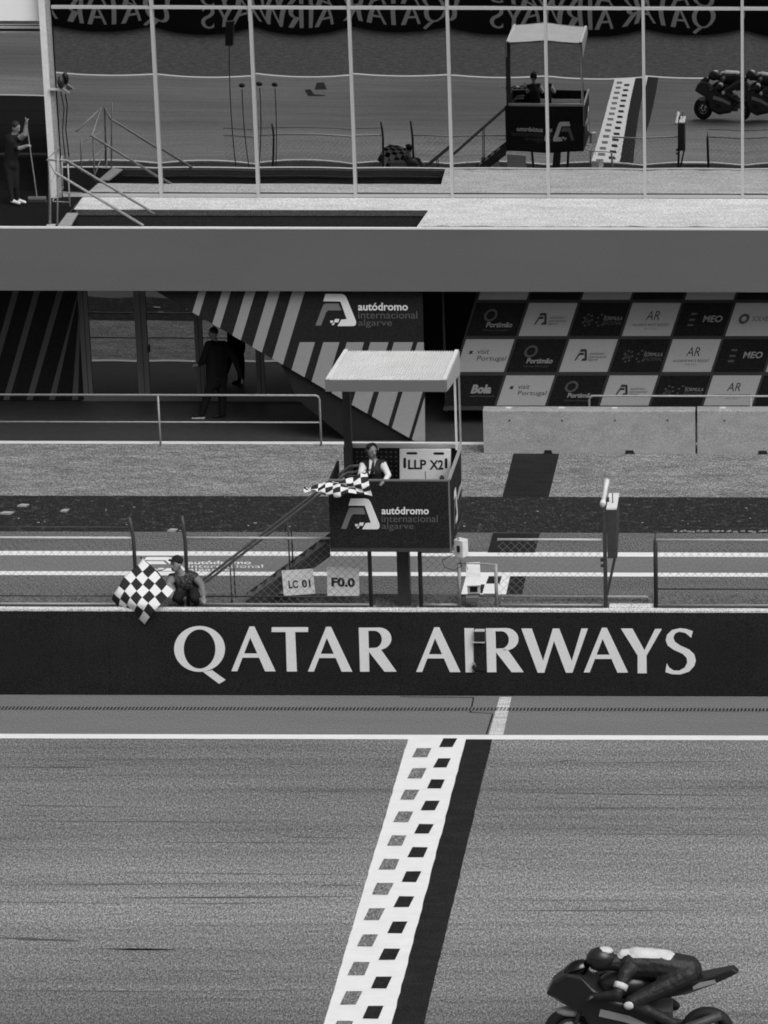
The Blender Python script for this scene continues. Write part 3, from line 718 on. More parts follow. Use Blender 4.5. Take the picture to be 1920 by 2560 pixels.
ter.quad([(FL.x-.05,FL.y,ZT),(FR.x,FR.y,ZT),(FR.x,YW+.2,ZT),(bndF.x,YW+.2,ZT)])
ter.quad([(NR.x,YN0,ZT),(60,YN0,ZT),(60,YW+.2,ZT),(FR.x,YW+.2,ZT),(FR.x,FR.y,ZT)])
obj('terrace', ter, M['terrace'], bl)
# grime along the terrace edge
m = MB(); n = 90; va = []
for i in range(n+1):
    x = NR.x + .1 + (18)*i/n
    va += [(x, YN0+.012+random.uniform(0,.01), ZT+.0025), (x, YN0 + .05 + .16*random.random()**2, ZT+.0025)]
m.add(va, [(2*i, 2*i+2, 2*i+3, 2*i+1) for i in range(n)])
obj('edge_grime', m, material('grime', .17, .9, layers=[((6,9,3), 4, .3, .7, .5, 1.9), SP]), bl)
# stairwell opening
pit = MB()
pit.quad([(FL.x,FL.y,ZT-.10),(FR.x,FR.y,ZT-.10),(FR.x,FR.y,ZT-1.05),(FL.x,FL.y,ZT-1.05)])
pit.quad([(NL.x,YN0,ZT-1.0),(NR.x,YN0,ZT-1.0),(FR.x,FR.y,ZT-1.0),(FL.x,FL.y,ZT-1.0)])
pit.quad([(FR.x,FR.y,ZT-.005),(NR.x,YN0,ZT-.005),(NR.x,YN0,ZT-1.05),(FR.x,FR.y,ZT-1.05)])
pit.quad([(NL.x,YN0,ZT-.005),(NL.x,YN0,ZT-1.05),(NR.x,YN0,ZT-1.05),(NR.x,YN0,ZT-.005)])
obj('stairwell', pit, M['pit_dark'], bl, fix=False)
obj('stairwell_lip', MB().box((FL.x,FL.y-.02,ZT-.11),(FR.x-.05,FL.y,ZT-.003)), M['pit_lip'], bl)
obj('stairwell_lip', MB().prism([(NL.x+.2,YN0+.14,ZT-.14),(NR.x-.1,YN0+.14,ZT-.14),(NR.x-.1,YN0+.005,ZT-.14),(NL.x+.2,YN0+.005,ZT-.14)], (0,0,-.03)), M['pit_lip'], bl)
# sloping landing at the left end of the stairwell
obj('landing', MB().prism([W(143,566,z=ZT-.0), W(178,562,z=ZT), W(195,532,z=ZT), W(168,532,z=ZT)], (0,0,-.03)), M['steel'], bl)
# dark floor slabs on the left, with joints
jy = [YN0, W(60,516,z=ZT).y, W(60,473,z=ZT).y, W(60,430,z=ZT).y, 71.4]
for i in range(4):
    xe_ = lambda y: NL.x + (bndF.x - NL.x)*min(1,(y-YN0)/(YW+.2-YN0)) - .02
    a, b = jy[i]+.012, jy[i+1]-.012
    obj('floor_slab', MB().prism([(-24,a,ZT-.004),(xe_(a),a,ZT-.004),(xe_(b),b,ZT-.004),(-24,b,ZT-.004)], (0,0,-.05)), M['dark_slab'], bl)
obj('slab_bed', MB().quad([(-24,YN0,ZT-.012),(NL.x-.02,YN0,ZT-.012),(bndF.x,YW+.2,ZT-.012),(bndF.x,71.5,ZT-.012),(-24,71.5,ZT-.012)]), M['joint'], bl)
# glazing
ZG0, ZG1, ZG2 = ZT+.02, W(960,20,Y=YW).z, W(960,20,Y=YW).z + 1.6
mx = [W(x, 492, Y=YW).x for x in (403.2,645.8,888.8,1130.7,1371.5,1612.6,1856.4,2098,2340)]
XC = W(146,480,Y=YW).x
mxa = [XC+.06] + mx
def pane(x0, x1, z0, z1, Y, mat, w0, beta, tilt=0.0, nx=20, nz=28, name='pane', parent=bl):
    m = MB(); va = []; fa = []
    for i in range(nx+1):
        for j in range(nz+1):
            u, v = -1+2*i/nx, -1+2*j/nz
            y = Y - w0*(1-u*u)*(1-v*v) - beta*u*(x1-x0)/2 - tilt*v*(z1-z0)/2
            va.append((x0+(x1-x0)*i/nx, y, z0+(z1-z0)*j/nz))
    for i in range(nx):
        for j in range(nz): fa.append((i*(nz+1)+j, (i+1)*(nz+1)+j, (i+1)*(nz+1)+j+1, i*(nz+1)+j+1))
    m.add(va, fa); return obj(name, m, mat, parent, smooth=True, fix=False)
for i in range(len(mxa)-1):
    bt_ = .011 + random.uniform(-.002,.002)
    if i == 0: bt_ = .013
    if i == 5: bt_ = .009
    if i == 6: bt_ = .003
    pane(mxa[i]+.027, mxa[i+1]-.027, ZG0+.06, ZG1-.03, YW+.04, M['mirror_glass'], .0031*random.uniform(.8,1.25), bt_, .0006+random.uniform(-.0006,.0006))
    pane(mxa[i]+.027, mxa[i+1]-.027, ZG1+.03, ZG2, YW+.04, M['mirror_glass'], .003, bt_, random.uniform(-.002,.001), 10, 10)
    obj('bottom_rail', MB().box((mxa[i]+.028, YW-.02, ZG0-.015), (mxa[i+1]-.028, YW+.055, ZG0+.05)), M['alu'], bl)
    obj('transom', MB().box((mxa[i]+.028, YW-.02, ZG1-.027), (mxa[i+1]-.028, YW+.055, ZG1+.027)), M['alu'], bl)
    obj('glazing_bead', MB().box((mxa[i]+.028, YW+.0, ZG0+.05), (mxa[i+1]-.028, YW+.03, ZG0+.058)), M['alu_dark'], bl)
for x in mx:
    obj('mullion', MB().box((x-.027, YW-.035, ZG0-.02), (x+.027, YW+.06, ZG2)), M['alu'], bl)
obj('glazing_base', MB().box((XC, YW-.03, ZT-.002), (40, YW+.1, ZG0-.016)), M['alu_dark'], bl)
obj('corner_column', MB().box((XC-.14, YW-.09, ZT-.004), (XC-.022, YW+.06, ZG2)), M['white_metal'], bl)
obj('corner_trim', MB().box((XC-.0215, YW-.05, ZT-.004), (XC+.06, YW+.06, ZG2)), M['steel'], bl)
obj('light_block_wall', MB().box((XC, YW+.3, ZT), (40, YW+.4, ZG2)), M['garage_dark'], bl)  # unseen dark wall, added to stop light leaking behind the panes
obj('return_wall', MB().box((XC-.02, YW+.07, ZT), (XC+.05, 71.4, ZG2)), M['alu_dark'], bl)
pane(-24, XC-.03, ZT+.05, ZG2, 71.3, M['mirror_glass'], .012, .002, .0, 10, 10, 'recessed_pane')
YQ = YW + .12
zsp = W(50,52,Y=YQ).z
obj('bright_area_panel', MB().box((-24, YQ, zsp), (XC-.142, YQ+.2, ZG2)), M['bright_panel'], bl)  # added white panel standing in for the bright area above the recess
obj('reflection_bar', MB().box((-24, 71.1, W(50,72,Y=71.1).z), (XC-.16, 71.2, W(50,68,Y=71.1).z)), M['white_metal'], bl)  # added bar, imitates a white line mirrored in the recess glass
obj('reflection_bar', MB().box((-24, 71.1, W(50,82,Y=71.1).z), (XC-.16, 71.2, W(50,79,Y=71.1).z)), M['white_metal'], bl)  # second added bar for the lower mirrored line
obj('reflection_gap', MB().box((-24, 71.18, W(50,79,Y=71.1).z), (XC-.16, 71.22, W(50,72,Y=71.1).z)), M['steel_dark'], bl)  # added dark strip, imitates the gap between the two mirrored lines
obj('recess_sill', MB().box((-24, 71.2, ZT), (XC-.03, 71.35, ZT+.05)), M['alu_dark'], bl)
obj('upper_slab', MB().box((XC-.2, YW-.3, ZG2), (60, 76, ZG2+.5)), M['fascia'], bl)
# ground floor
YG, YPN, YBD = 67.78, 64.93, 66.0
obj('rear_wall', MB().box((-60, 68.4, 0), (60, 68.5, ZS+.05)), M['garage_dark'], bl)
# striped side panel at the far left
lo = obj('side_graphic', MB().box((-24, YG-.05, .02), (W(205,900,Y=YG).x, YG, ZS+.05)), M['panel_black'], bl)
def clip(poly, a, b):
    """keep the part of poly on the left of the directed line a->b (photo pixels, y down)"""
    out = []; s = lambda p: (b[0]-a[0])*(p[1]-a[1]) - (b[1]-a[1])*(p[0]-a[0])
    for i in range(len(poly)):
        p, q = poly[i], poly[(i+1)%len(poly)]; sp, sq = s(p), s(q)
        if sp >= 0: out.append(p)
        if sp*sq < 0:
            t = sp/(sp-sq); out.append((p[0]+(q[0]-p[0])*t, p[1]+(q[1]-p[1])*t))
    return out
for x in (-160,-100,-45, 8, 66, 122, 180):
    q = [(x,1000),(x+15,1000),(x+15+85,700),(x+85,700)]
    q = clip(q, (202,1000), (202,700)) if False else [(min(a,203),b) for a,b in q]
    if q[0][0] < 203: obj('stripe', MB().quad([W(*p, Y=YG-.055) for p in q]), M['panel_dim'], lo, fix=False)
# glazed doors
gd = obj('glazed_front', MB().box((W(205,990,Y=YG).x, YG-.04, .0), (W(1064,990,Y=YG).x, YG+.04, .1)), M['frame_grey'], bl)
gxs = [228, 343, 372, 490, 509, 640, 660, 850, 870, 1062]
for k in range(0, 10, 2):
    x0, x1 = W(gxs[k],900,Y=YG).x, W(gxs[k+1],900,Y=YG).x
    pane(x0, x1, .1, ZS+.05, YG, M['door_glass'], .004, .003*random.uniform(-1,1), 0, 8, 8, 'door_pane')
for a, b in ((205,228),(343,372),(490,509),(640,660),(850,870)):
    x0, x1 = W(a,900,Y=YG).x, W(b,900,Y=YG).x
    m = obj('door_frame', MB().box((x0,YG-.045,.1),(x1,YG+.05,ZS+.05)), M['frame_grey'], bl)
    obj('door_gap', MB().box((x0*.45+x1*.55-.006,YG-.049,.1),(x0*.45+x1*.55+.006,YG-.0455,ZS)), M['black'], m)
hx = W(370,873,Y=YG-.08); obj('door_handle', MB().tube([hx+Vector((0,0,.06)),hx+Vector((0,0,-.06)),hx+Vector((.02,.06,-.06))], .015, 6), M['black'], bl)
# striped black graphic wall cut on a diagonal
dA, dB = (391.6,729.0), (1049.0,1110.0)
dk = (dB[1]-dA[1])/(dB[0]-dA[0])
onx = lambda x: dA[1] + (x-dA[0])*dk
poly = [(330, onx(330)), (1049,1110), (1064,1111), (1056,690)]
poly = [(320,onx(320)),(1049,1110.),(1064,1111.),(1055,onx(320))]
gp = obj('graphic_wall', MB().prism([W(*p, Y=YPN) for p in poly], (0,.06,0)), M['panel_black'], bl)
for k in range(0, 13):
    w = (19+3*k)/2 if k < 5 else (18+2.4*k+8)/2
    ytop = 690 if k < 5 else 855.5
    cxk = lambda y: 503.5 + 60.1*k - .30*(y-737)
    q = [(cxk(ytop)-w,ytop),(cxk(ytop)+w,ytop),(cxk(1130)+w,1130),(cxk(1130)-w,1130)]
    q = clip(q, (dA[0],dA[1]-1), (dB[0],dB[1]-1))
    q2 = clip([(x,y) for x,y in q], (1058.5,690), (1064,1111)) if q else q
    use = q
    # above the diagonal
    def above(pl): return clip(pl, dB, dA)
    use = above([(cxk(ytop)-w,ytop),(cxk(ytop)+w,ytop),(cxk(1130)+w,1130),(cxk(1130)-w,1130)])
    use = clip(use, (1057.0,690), (1063.5,1111)) if use else use
    if len(use) >= 3: obj('stripe', MB().quad([W(*p, Y=YPN-.004) for p in use]), M['panel_grey'], gp, fix=False)
def ptg(u, v): return W(640 + (385+(u-425)*.7245)/2.592, 680 + (142+(v-627)*.719)/2.592, Y=YPN-.006)
logo(ptg, gp, M['vinyl_white'], M['vinyl_grey'], M['vinyl_mid'])
bt2 = obj('black_wedge', MB().prism([W(*p, Y=YPN+.07) for p in ((700,908.5),(1046,1108.5),(880,1109),(745,1000))], (0,.05,0)), M['panel_black'], bl)  # black wedge just behind the graphic wall, below its diagonal edge
ex = W(1109,800,Y=67).x
obj('door_edge', MB().box((ex-.02,67,0),(ex+.02,67.05,ZS)), M['frame_grey'], bl)
# sponsor board: slanted chequer of tiles
z6 = lambda x, y: (1140 + x/2.127, 680 + y/2.127)
bb = [W(*z6(-40+80,420), Y=YBD)]
sb = obj('sponsor_board', MB().prism([W(*p, Y=YBD) for p in (z6(-70,735), z6(2200,735), z6(2200,-20), z6(150,-20))], (0,.05,0)), M['board'], bl)
rows = [(-30,147,0),(165,340,1),(358,531,2),(551,710,3)]
def tile_logo(k, pt, parent, dark, r):
    ink = M['ink_pale'] if dark else M['ink']
    dim = M['ink_dim'] if dark else M['ink_dim']
    m = MB(); d = MB()
    def text(mb, st, p_, bx, **k): obj('lettering', globals()['text'](MB(), st, p_, bx, **k), ink if mb is m else dim, parent, fix=False)
    if k == 0:
        def p2(u, v): return pt(.24 + (u-425)/911*.64, .30 + (v-627)/305*.38)
        m.quad([p2(*q) for q in LW]); m.quad([p2(*q) for q in LG])
        text(m, 'autódromo', p2, (820,700,1252,770)); text(d, 'internacional', p2, (820,783,1336,850)); text(m, 'algarve', p2, (820,856,1110,932))
    elif k == -1:
        for a in range(24):
            t0, t1 = a*math.pi/12, (a+1)*math.pi/12
            cu, cv = .36, .37
            d.quad([pt(cu+.13*math.cos(t0),cv+.19*math.sin(t0)), pt(cu+.13*math.cos(t1),cv+.19*math.sin(t1)), pt(cu+.085*math.cos(t1),cv+.125*math.sin(t1)), pt(cu+.085*math.cos(t0),cv+.125*math.sin(t0))])
        text(m, 'Portimão', pt, (.34,.58,.86,.74), bold=.03); text(d, 'Câmara Municipal', pt, (.30,.80,.80,.87))
    elif k == -2:
        text(m, 'visit', pt, (.32,.30,.56,.45)); text(m, 'Portugal', pt, (.36,.51,.95,.70))
        for a in ((0,1),(1,0),(1,1),(1,-1)): 
            v = Vector(a).normalized()*.055; n_ = Vector((-v.y, v.x))*.22; c_ = Vector((.19,.40))
            m.quad([pt(*(c_-v-n_)), pt(*(c_+v-n_)), pt(*(c_+v+n_)), pt(*(c_-v+n_))]) if a != (1,0) else None
    elif k == -3: text(m, 'Bola', pt, (.45,.30,.85,.60), bold=.05); d.quad([pt(.45,.68),pt(.95,.68),pt(.95,.70),pt(.45,.70)])
    elif k == 1:
        for i in range(2):
            for a in range(7):
                t = a*.9; cu, cv = .26+.27*i, .52
                q = (cu+.085*math.cos(t), cv+.17*math.sin(t)); d.quad([pt(q[0]-.02,q[1]-.02),pt(q[0]+.02,q[1]-.03),pt(q[0]+.02,q[1]+.02),pt(q[0]-.02,q[1]+.03)])
        text(d, 'fia', pt, (.19,.46,.32,.60)); text(m, 'FÓRMULA', pt, (.58,.38,.95,.52)); text(d, 'NACIONAL', pt, (.58,.55,.97,.66))
    elif k == 2:
        text(m, 'AR', pt, (.38,.24,.66,.52)); text(m, 'ALGARVE RACE RESORT', pt, (.14,.62,.90,.70)); text(m, 'HOTEL', pt, (.42,.75,.66,.80), spacing=1.6)
    elif k == 3:
        text(m, 'MEO', pt, (.50,.38,.88,.58), bold=.02)
        d.quad([pt(.22,.30),pt(.34,.30),pt(.34,.36),pt(.22,.36)]); d.quad([pt(.22,.48),pt(.34,.48),pt(.34,.54),pt(.22,.54)]); d.quad([pt(.22,.64),pt(.34,.64),pt(.34,.70),pt(.22,.70)])
    elif k == 4:
        for a in range(16):
            t0, t1 = a*math.pi/8, (a+.85)*math.pi/8; cu, cv = .27, .48
            m.quad([pt(cu+.11*math.cos(t0),cv+.16*math.sin(t0)), pt(cu+.11*math.cos(t1),cv+.16*math.sin(t1)), pt(cu+.05*math.cos(t1),cv+.075*math.sin(t1)), pt(cu+.05*math.cos(t0),cv+.075*math.sin(t0))])
        text(d, 'SOLVERDE', pt, (.44,.40,.98,.55))
    if m.f: obj('emblem', m, ink, parent, fix=False)
    if d.f: tag(obj('emblem_detail', d, dim, parent, fix=False), kind='stuff')
for (y0, y1, r) in rows:
    for c_ in range(-3, 7):
        k = c_ - r + 1
        xl_ = 390 + 275*c_ - 61*(r-1)
        white = k % 2 == 0
        wd = 257 if white else 265
        if not white: xl_ -= 4
        sh_ = .33*(y1-y0)
        corners = [(xl_,y0),(xl_+wd,y0),(xl_+wd-sh_,y1),(xl_-sh_,y1)]
        if xl_ + wd < 20 or xl_ > 1750 or xl_ < -100: continue
        q = [W(*z6(*p), Y=YBD-.012) for p in corners]
        t = obj('tile', MB().prism(q, (0,.0115,0)), M['tile_white' if white else 'tile_dark'], sb)
        def pt(u, v, cs=corners):
            a = Vector(cs[0]).lerp(Vector(cs[1]), u); b = Vector(cs[3]).lerp(Vector(cs[2]), u); p = a.lerp(b, v); return W(*z6(p.x, p.y), Y=YBD-.015)
        kk = k
        if r >= 1: tile_logo(kk, pt, t, not white, r)
# ------------------------------------------------------------------ barriers and rails in front of the garages
YB0 = 64.13 - .02
def barrier(px0, px1, label, notches, holes):
    x0, x1 = W(px0,1080,Y=YB0).x, W(px1,1080,Y=YB0).x; zt = W((px0+px1)/2, 1026, Y=YB0).z
    b = thing('concrete_barrier', label, 'barrier', ((x0+x1)/2, YB0+.15, 0), 'concrete barriers before the sponsor board')
    m = MB().prism([(x0,YB0,.0),(x0,YB0+.03,zt-.03),(x0,YB0+.05,zt),(x0,YB0+.27,zt),(x0,YB0+.29,zt-.03),(x0,YB0+.32,0)], (x1-x0,0,0))
    obj('barrier_body', m, M['concrete'], b, bevel=.006)
    for a, c in notches:
        q0, q1 = W(a,1130,Y=YB0).x, W(c,1130,Y=YB0).x
        obj('foot_notch', MB().prism([(q0,YB0-.004,.0),(q1,YB0-.004,.0),(q1-.03,YB0-.002,.075),(q0+.02,YB0-.002,.075)], (0,.003,0)), M['black'], b)
    for h in holes:
        p = W(h,1051,Y=YB0+.02); obj('lifting_hole', MB().tube([(p.x,YB0+.012,p.z),(p.x,YB0+.05,p.z)], .017, 10), M['black'], b)
    cap_ = MB()
    for i in range(3):
        x = x0 + (x1-x0)*(.12+.25*i); cap_.box((x-.06,YB0+.1,zt),(x+.06,YB0+.2,zt+.012))
    obj('top_pad', cap_, M['wall_concrete'], b)
barrier(1208, 1738, 'long grey concrete barrier with its left end beside the marshal box', [(1359,1382),(1562,1587)], [1274,1405,1537.5,1669])
barrier(1743, 2275, 'grey concrete barrier cut off by the right edge of the photo', [(1894,1920),(2090,2115)], [1811,1945])
def guard(label, xl, xr, posts, py, pys, Yg, bend=True):
    a = W(xr, py, Y=Yg); b = W(xl, py, Y=Yg)
    g = thing('guard_rail', label, 'railing', ((a.x+b.x)/2, Yg, 0))
    z = W((xl+xr)/2, py, Y=Yg).z
    obj('top_tube', MB().tube([(b.x,Yg,z),(a.x-.08,Yg,z),(a.x-.025,Yg,z-.02),(a.x,Yg,z-.08),(a.x,Yg,0)] if bend else [(b.x,Yg,0),(b.x,Yg,z-.08),(b.x+.025,Yg,z-.02),(b.x+.08,Yg,z),(a.x,Yg,z)], .021, 8), M['steel'], g, smooth=True)
    for p in pys:
        zz = W((xl+xr)/2, p, Y=Yg).z; obj('middle_tube', MB().tube([(b.x,Yg,zz),(a.x,Yg,zz)], .016, 8), M['steel'], g, smooth=True)
    for p in posts:
        x = W(p, py+60, Y=Yg).x; obj('post', MB().tube([(x,Yg,0),(x,Yg,z)], .02, 8), M['steel'], g, smooth=True)
    return g
guard('grey tubular guard rail in front of the glazed garage doors', -120, 798, [398,-60], 987.5, [1055], 64.62)
guard('grey tubular guard rail standing behind the concrete barriers', 1473, 2260, [1877], 990.5, [], 64.62, False)
# stair railing on the terrace
tr = thing('stair_railing', 'grey tubular stair railing at the left end of the terrace', 'railing', W(124,560,z=ZT))
yn, yf = YN0+.02, FL.y-.0
def zp(x, y): return (x/2.592, y/2.592)
r1 = [W(*zp(315,1455), Y=yn), W(*zp(302,1035), Y=yn), W(*zp(345,1124), Y=yn)]
obj('handrail', MB().tube([W(*zp(325,1445),Y=yn), W(*zp(312,1040),Y=yn), W(*zp(360,1120),Y=yn+.02), W(*zp(930,1462),Y=yn+.02)], .026, 8), M['steel'], tr, smooth=True)
obj('handrail', MB().tube([W(*zp(380,960),Y=yf+.35), W(*zp(302,1035),Y=yn+.1), W(*zp(430,1040),Y=yf), W(*zp(1000,1382),Y=yf)], .026, 8), M['steel'], tr, smooth=True)
for (xa, ya, xb_, yb2, yy) in ((375,1000,372,1455,yn+.05),(400,1010,405,1240,yf+.3),(440,1060,452,1340,yf),(322,1045,328,1450,yn)):
    obj('post', MB().tube([W(*zp(xa,ya),Y=yy), W(*zp(xb_,yb2),Y=yy)], .016, 6), M['steel'], tr, smooth=True)
for (xa, ya, xb_, yb2) in ((330,1180,375,1080),(340,1300,410,1210),(345,1305,450,1310),(380,1245,530,1250)):
    obj('cross_bar', MB().tube([W(*zp(xa,ya),Y=yn+.2), W(*zp(xb_,yb2),Y=yf)], .011, 6), M['steel'], tr, smooth=True)
fpx = W(*zp(325,1455),Y=yn); obj('foot_plate', MB().box((fpx.x-.07,yn-.01,ZT+.005),(fpx.x+.09,yn+.1,ZT+.02)), M['steel_light'], tr)
# lamp bracket on the corner column
lm = thing('column_lamp', 'dark floodlight with a hanging cable on the corner column', 'lamp', W(152,240,Y=YW-.15))
p = W(152,206,Y=YW-.15); obj('lamp_head', MB().ball(p, (.07,.09,.13), 10), M['black'], lm, smooth=True)
obj('lamp_shade', MB().prism([p+Vector((.03,-.05,-.10)), p+Vector((.16,-.05,-.20)), p+Vector((.02,-.05,-.22))], (0,.10,0)), M['frame_grey'], lm)
obj('bracket', MB().box((XC-.02,YW-.16,p.z-.16),(p.x+.02,YW-.05,p.z-.13)), M['steel_light'], lm)
obj('cable', MB().tube([p+Vector((-.02,.04,-.2)), W(160,270,Y=YW-.1), W(156,330,Y=YW-.1), W(164,400,Y=YW-.1)], .012, 6), M['black'], lm)

# ------------------------------------------------------------------ far side of the track (below the frame, seen in the mirrored glass)
fw = thing('trackside_wall', 'black trackside wall lettered in white below the grandstand, mirrored in the glazing', 'wall', (-6, YRUN, 0))
obj('wall_body', MB().box((-60, YRUN-.25, -.02), (60, YRUN, 1.42)), M['banner'], fw)
wc = W(975,1630,Y=YF).x
for cxx in (-33.8, -24.6, -15.4, -6.2, 3.1, 12.4):
    for ch, polys in letters:
        m = MB()
        bad = False
        for q in polys:
            r = []
            for p in q:
                w_ = W(*p, Y=YF); xx = cxx - (w_.x-wc); bad |= xx < -60
                r.append((xx, YRUN+.006, w_.z-.15))
            m.quad(list(reversed(r)))
        if not bad: obj('letter', m, M['vinyl_white'], fw, fix=False)
gs = thing('grandstand', 'stepped concrete grandstand opposite the pits, mirrored at the top of the glazing', 'grandstand', (0, 10, 0))
m = MB()
n = 34
for i in range(n):
    y1 = 23.2 - i*.95; z1 = 2.0 + i*.64
    m.add([(-60,y1,z1-.64 if i else 0),(60,y1,z1-.64 if i else 0),(60,y1,z1),(-60,y1,z1),(60,y1-.95,z1),(-60,y1-.95,z1)], [(0,1,2,3),(3,2,4,5)])
obj('tiers', m, M['seat_grey'], gs)
# poles that stand left of the frame and show in the glass
sg = thing('signal_post', 'thin post with a black signal board on the pit wall, mirrored in the second pane', 'signal', (-13.9, YN, ZN))
obj('pole', MB().tube([(-13.9,YN,ZN),(-13.9,YN,5.1)], .014, 8), M['steel_dark'], sg)
obj('board', MB().box((-14.0,YN-.07,4.55),(-13.8,YN+.07,5.15)), M['black'], sg)
for x, wl in ((-13.5,'left'), (-13.05,'right')):
    g = thing('camera_post', wl + ' one of two thin posts with a small camera head, mirrored in the glazing', 'post', (x, YN+.3, ZN), 'camera posts mirrored in the glazing')
    obj('pole', MB().tube([(x,YN+.3,ZN),(x,YN+.3,3.5)], .014, 8), M['steel_dark'], g); obj('camera_head', MB().ball((x,YN+.3,3.6), (.1,.08,.06), 8), M['black'], g)

# ------------------------------------------------------------------ people
def capsule(mb, p0, r0, p1, r1, n=12):
    mb.ball(p0, r0, n); mb.ball(p1, r1, n); mb.tube([p0, p1], [r0, r1], n)
def figure(name, segs, balls, mats, parent, voxel=.013):
    """one continuous body: tapered limbs and rounded masses fused into a single skin; mats by tag of the nearest limb"""
    mb = MB()
    for p0, r0, p1, r1, t in segs: capsule(mb, Vector(p0), r0, Vector(p1), r1)
    for c, r, t, *rot in balls: mb.ball(c, r, 16, rot=rot[0] if rot else None)
    me = mb.mesh(name); o = bpy.data.objects.new(name, me); C.objects.link(o)
    import bmesh
    bm = bmesh.new(); bm.from_mesh(me); bmesh.ops.recalc_face_normals(bm, faces=bm.faces); bm.to_mesh(me); bm.free()
    md = o.modifiers.new('fuse', 'REMESH'); md.mode = 'VOXEL'; md.voxel_size = voxel; md.use_smooth_shade = True
    sm = o.modifiers.new('soften', 'SMOOTH'); sm.iterations = 3; sm.factor = .5
    dg = bpy.context.evaluated_depsgraph_get(); me2 = bpy.data.meshes.new_from_object(o.evaluated_get(dg))
    bpy.data.objects.remove(o); bpy.data.meshes.remove(me)
    me2.name = name
    tags = sorted({t for *_, t in segs} | {b[2] for b in balls}); idx = {t: i for i, t in enumerate(tags)}
    n = len(me2.polygons); cen = np.empty(n*3); me2.polygons.foreach_get('center', cen); cen = cen.reshape(-1,3)
    best = np.full(n, 1e9); lab = np.zeros(n, int)
    for p0, r0, p1, r1, t in segs:
        a = np.array(p0); d = np.array(p1)-a; L = d@d + 1e-9
        k = np.clip(((cen-a)@d)/L, 0, 1); dist = np.linalg.norm(cen-(a+k[:,None]*d), axis=1) - (r0+(r1-r0)*k)
        m = dist < best; best[m] = dist[m]; lab[m] = idx[t]
    for c, r, t, *rot in balls:
        rr = np.array(r if isinstance(r,(tuple,list)) else (r,r,r)); d = cen-np.array(c)
        if rot: d = d @ np.array(rot[0])
        q = np.linalg.norm(d/rr, axis=1); dist = (q-1)*rr.min()
        m = dist < best; best[m] = dist[m]; lab[m] = idx[t]
    me2.materials.clear()
    for t in tags: me2.materials.append(M[mats[t]])
    me2.polygons.foreach_set('material_index', lab.astype(np.int32)); me2.polygons.foreach_set('use_smooth', [True]*n)
    o = put(bpy.data.objects.new(name, me2), parent)
    return o
def head(c, look, tagk='skin', s=1.0):
    """balls and segs of a head at c looking along look (unit, horizontal-ish)"""
    f = Vector(look).normalized(); r = f.cross(Vector((0,0,1))).normalized(); u = r.cross(f)
    R = Matrix((r, f, u)).transposed(); c = Vector(c); P = lambda x, y, z: c + R @ (Vector((x,y,z))*s)
    balls = [(c, (.074*s,.092*s,.108*s), tagk, R), (P(0,.03,-.055), (.055*s,.06*s,.06*s), tagk, R), (P(0,.098,-.015), (.014*s,.022*s,.026*s), tagk, R),
             (P(.074,-.005,-.01), (.012*s,.024*s,.034*s), tagk, R), (P(-.074,-.005,-.01), (.012*s,.024*s,.034*s), tagk, R)]
    return balls, P, R
def face_bits(P, R, parent, s=1.0):
    m = MB()
    for sx in (-1, 1): m.ball(P(.030*sx,.080,.012), (.011*s,.007*s,.006*s), 8, rot=R)
    m.ball(P(0,.088,-.055), (.022*s,.006*s,.005*s), 8, rot=R)
    for sx in (-1, 1): m.ball(P(.030*sx,.084,.032), (.017*s,.006*s,.004*s), 8, rot=R)
    tag(obj('face_features', m, M['hair'], parent, smooth=True), kind='stuff')
def hand(c, d, n, tagk='skin'):
    """palm at c, fingers along d, bending towards n; five fingers of unequal length"""
    d = Vector(d).normalized(); n = Vector(n).normalized(); s = d.cross(n).normalized(); c = Vector(c); out = []
    out.append((c-d*.03, .026, c+d*.03, .030, tagk))
    for k, L in zip((-1.5,-.5,.5,1.5), (.062,.074,.070,.054)):
        b = c + d*.035 + s*(k*.020); m = b + d*(L*.55) + n*.012; e = m + d*(L*.15) + n*(L*.42)
        out += [(b,.0095,m,.0088,tagk),(m,.0088,e,.0078,tagk)]
    b = c - s*.03 - d*.005; m = b - s*.022 + d*.028 + n*.01; out += [(b,.012,m,.0095,tagk),(m,.0095,m+d*.022+n*.018,.0085,tagk)]
    return out

# marshal standing in the box
Ym = YS + .38
def pp(px, py, dy=0.0): return W(px, py, Y=Ym+dy)
zf = ZB + .058
bx = pp(938,1203).x
mm = thing('person', 'marshal with headset, white shirt and dark vest standing in the raised box', 'person', (bx, Ym, zf))
hc = pp(929,1127,-.06)
hb, P, R = head(hc, (.55,-.8,-.12))
ch, pv = pp(937,1172,.0), Vector((bx+.02, Ym+.03, zf+.95))
sL, sR = pp(909,1160,.0), pp(956,1158,-.02)
eL, eR = pp(901,1190,-.14), pp(971,1188,-.10)
wL, wR = pp(911,1182,-.33), pp(962,1201,-.30)
segs = [(hc-Vector((0,0,.08)),.052,ch+Vector((0,0,.10)),.06,'skin'), (ch,.135,pv+Vector((0,0,.15)),.125,'vest'), (ch+Vector((0,0,.07)),.09,sL,.062,'vest'), (ch+Vector((0,0,.07)),.09,sR,.062,'vest'),
        (pv,.14,pv+Vector((0,0,.15)),.13,'trousers'), (sL,.062,eL,.05,'shirt'), (eL,.048,wL,.034,'shirt'), (sR,.062,eR,.048,'shirt'), (eR,.046,wR,.033,'shirt')]
for sx in (-1, 1):
    hp = pv+Vector((.09*sx,0,-.03)); kn = Vector((bx+.02+.1*sx, Ym-.01, zf+.5)); an = Vector((bx+.02+.11*sx, Ym+.03, zf+.09))
    segs += [(hp,.095,kn,.062,'trousers'), (kn,.06,an,.042,'trousers'), (an-Vector((0,-.03,.04)),.04,an+Vector((0,-.15,-.055)),.035,'boots')]
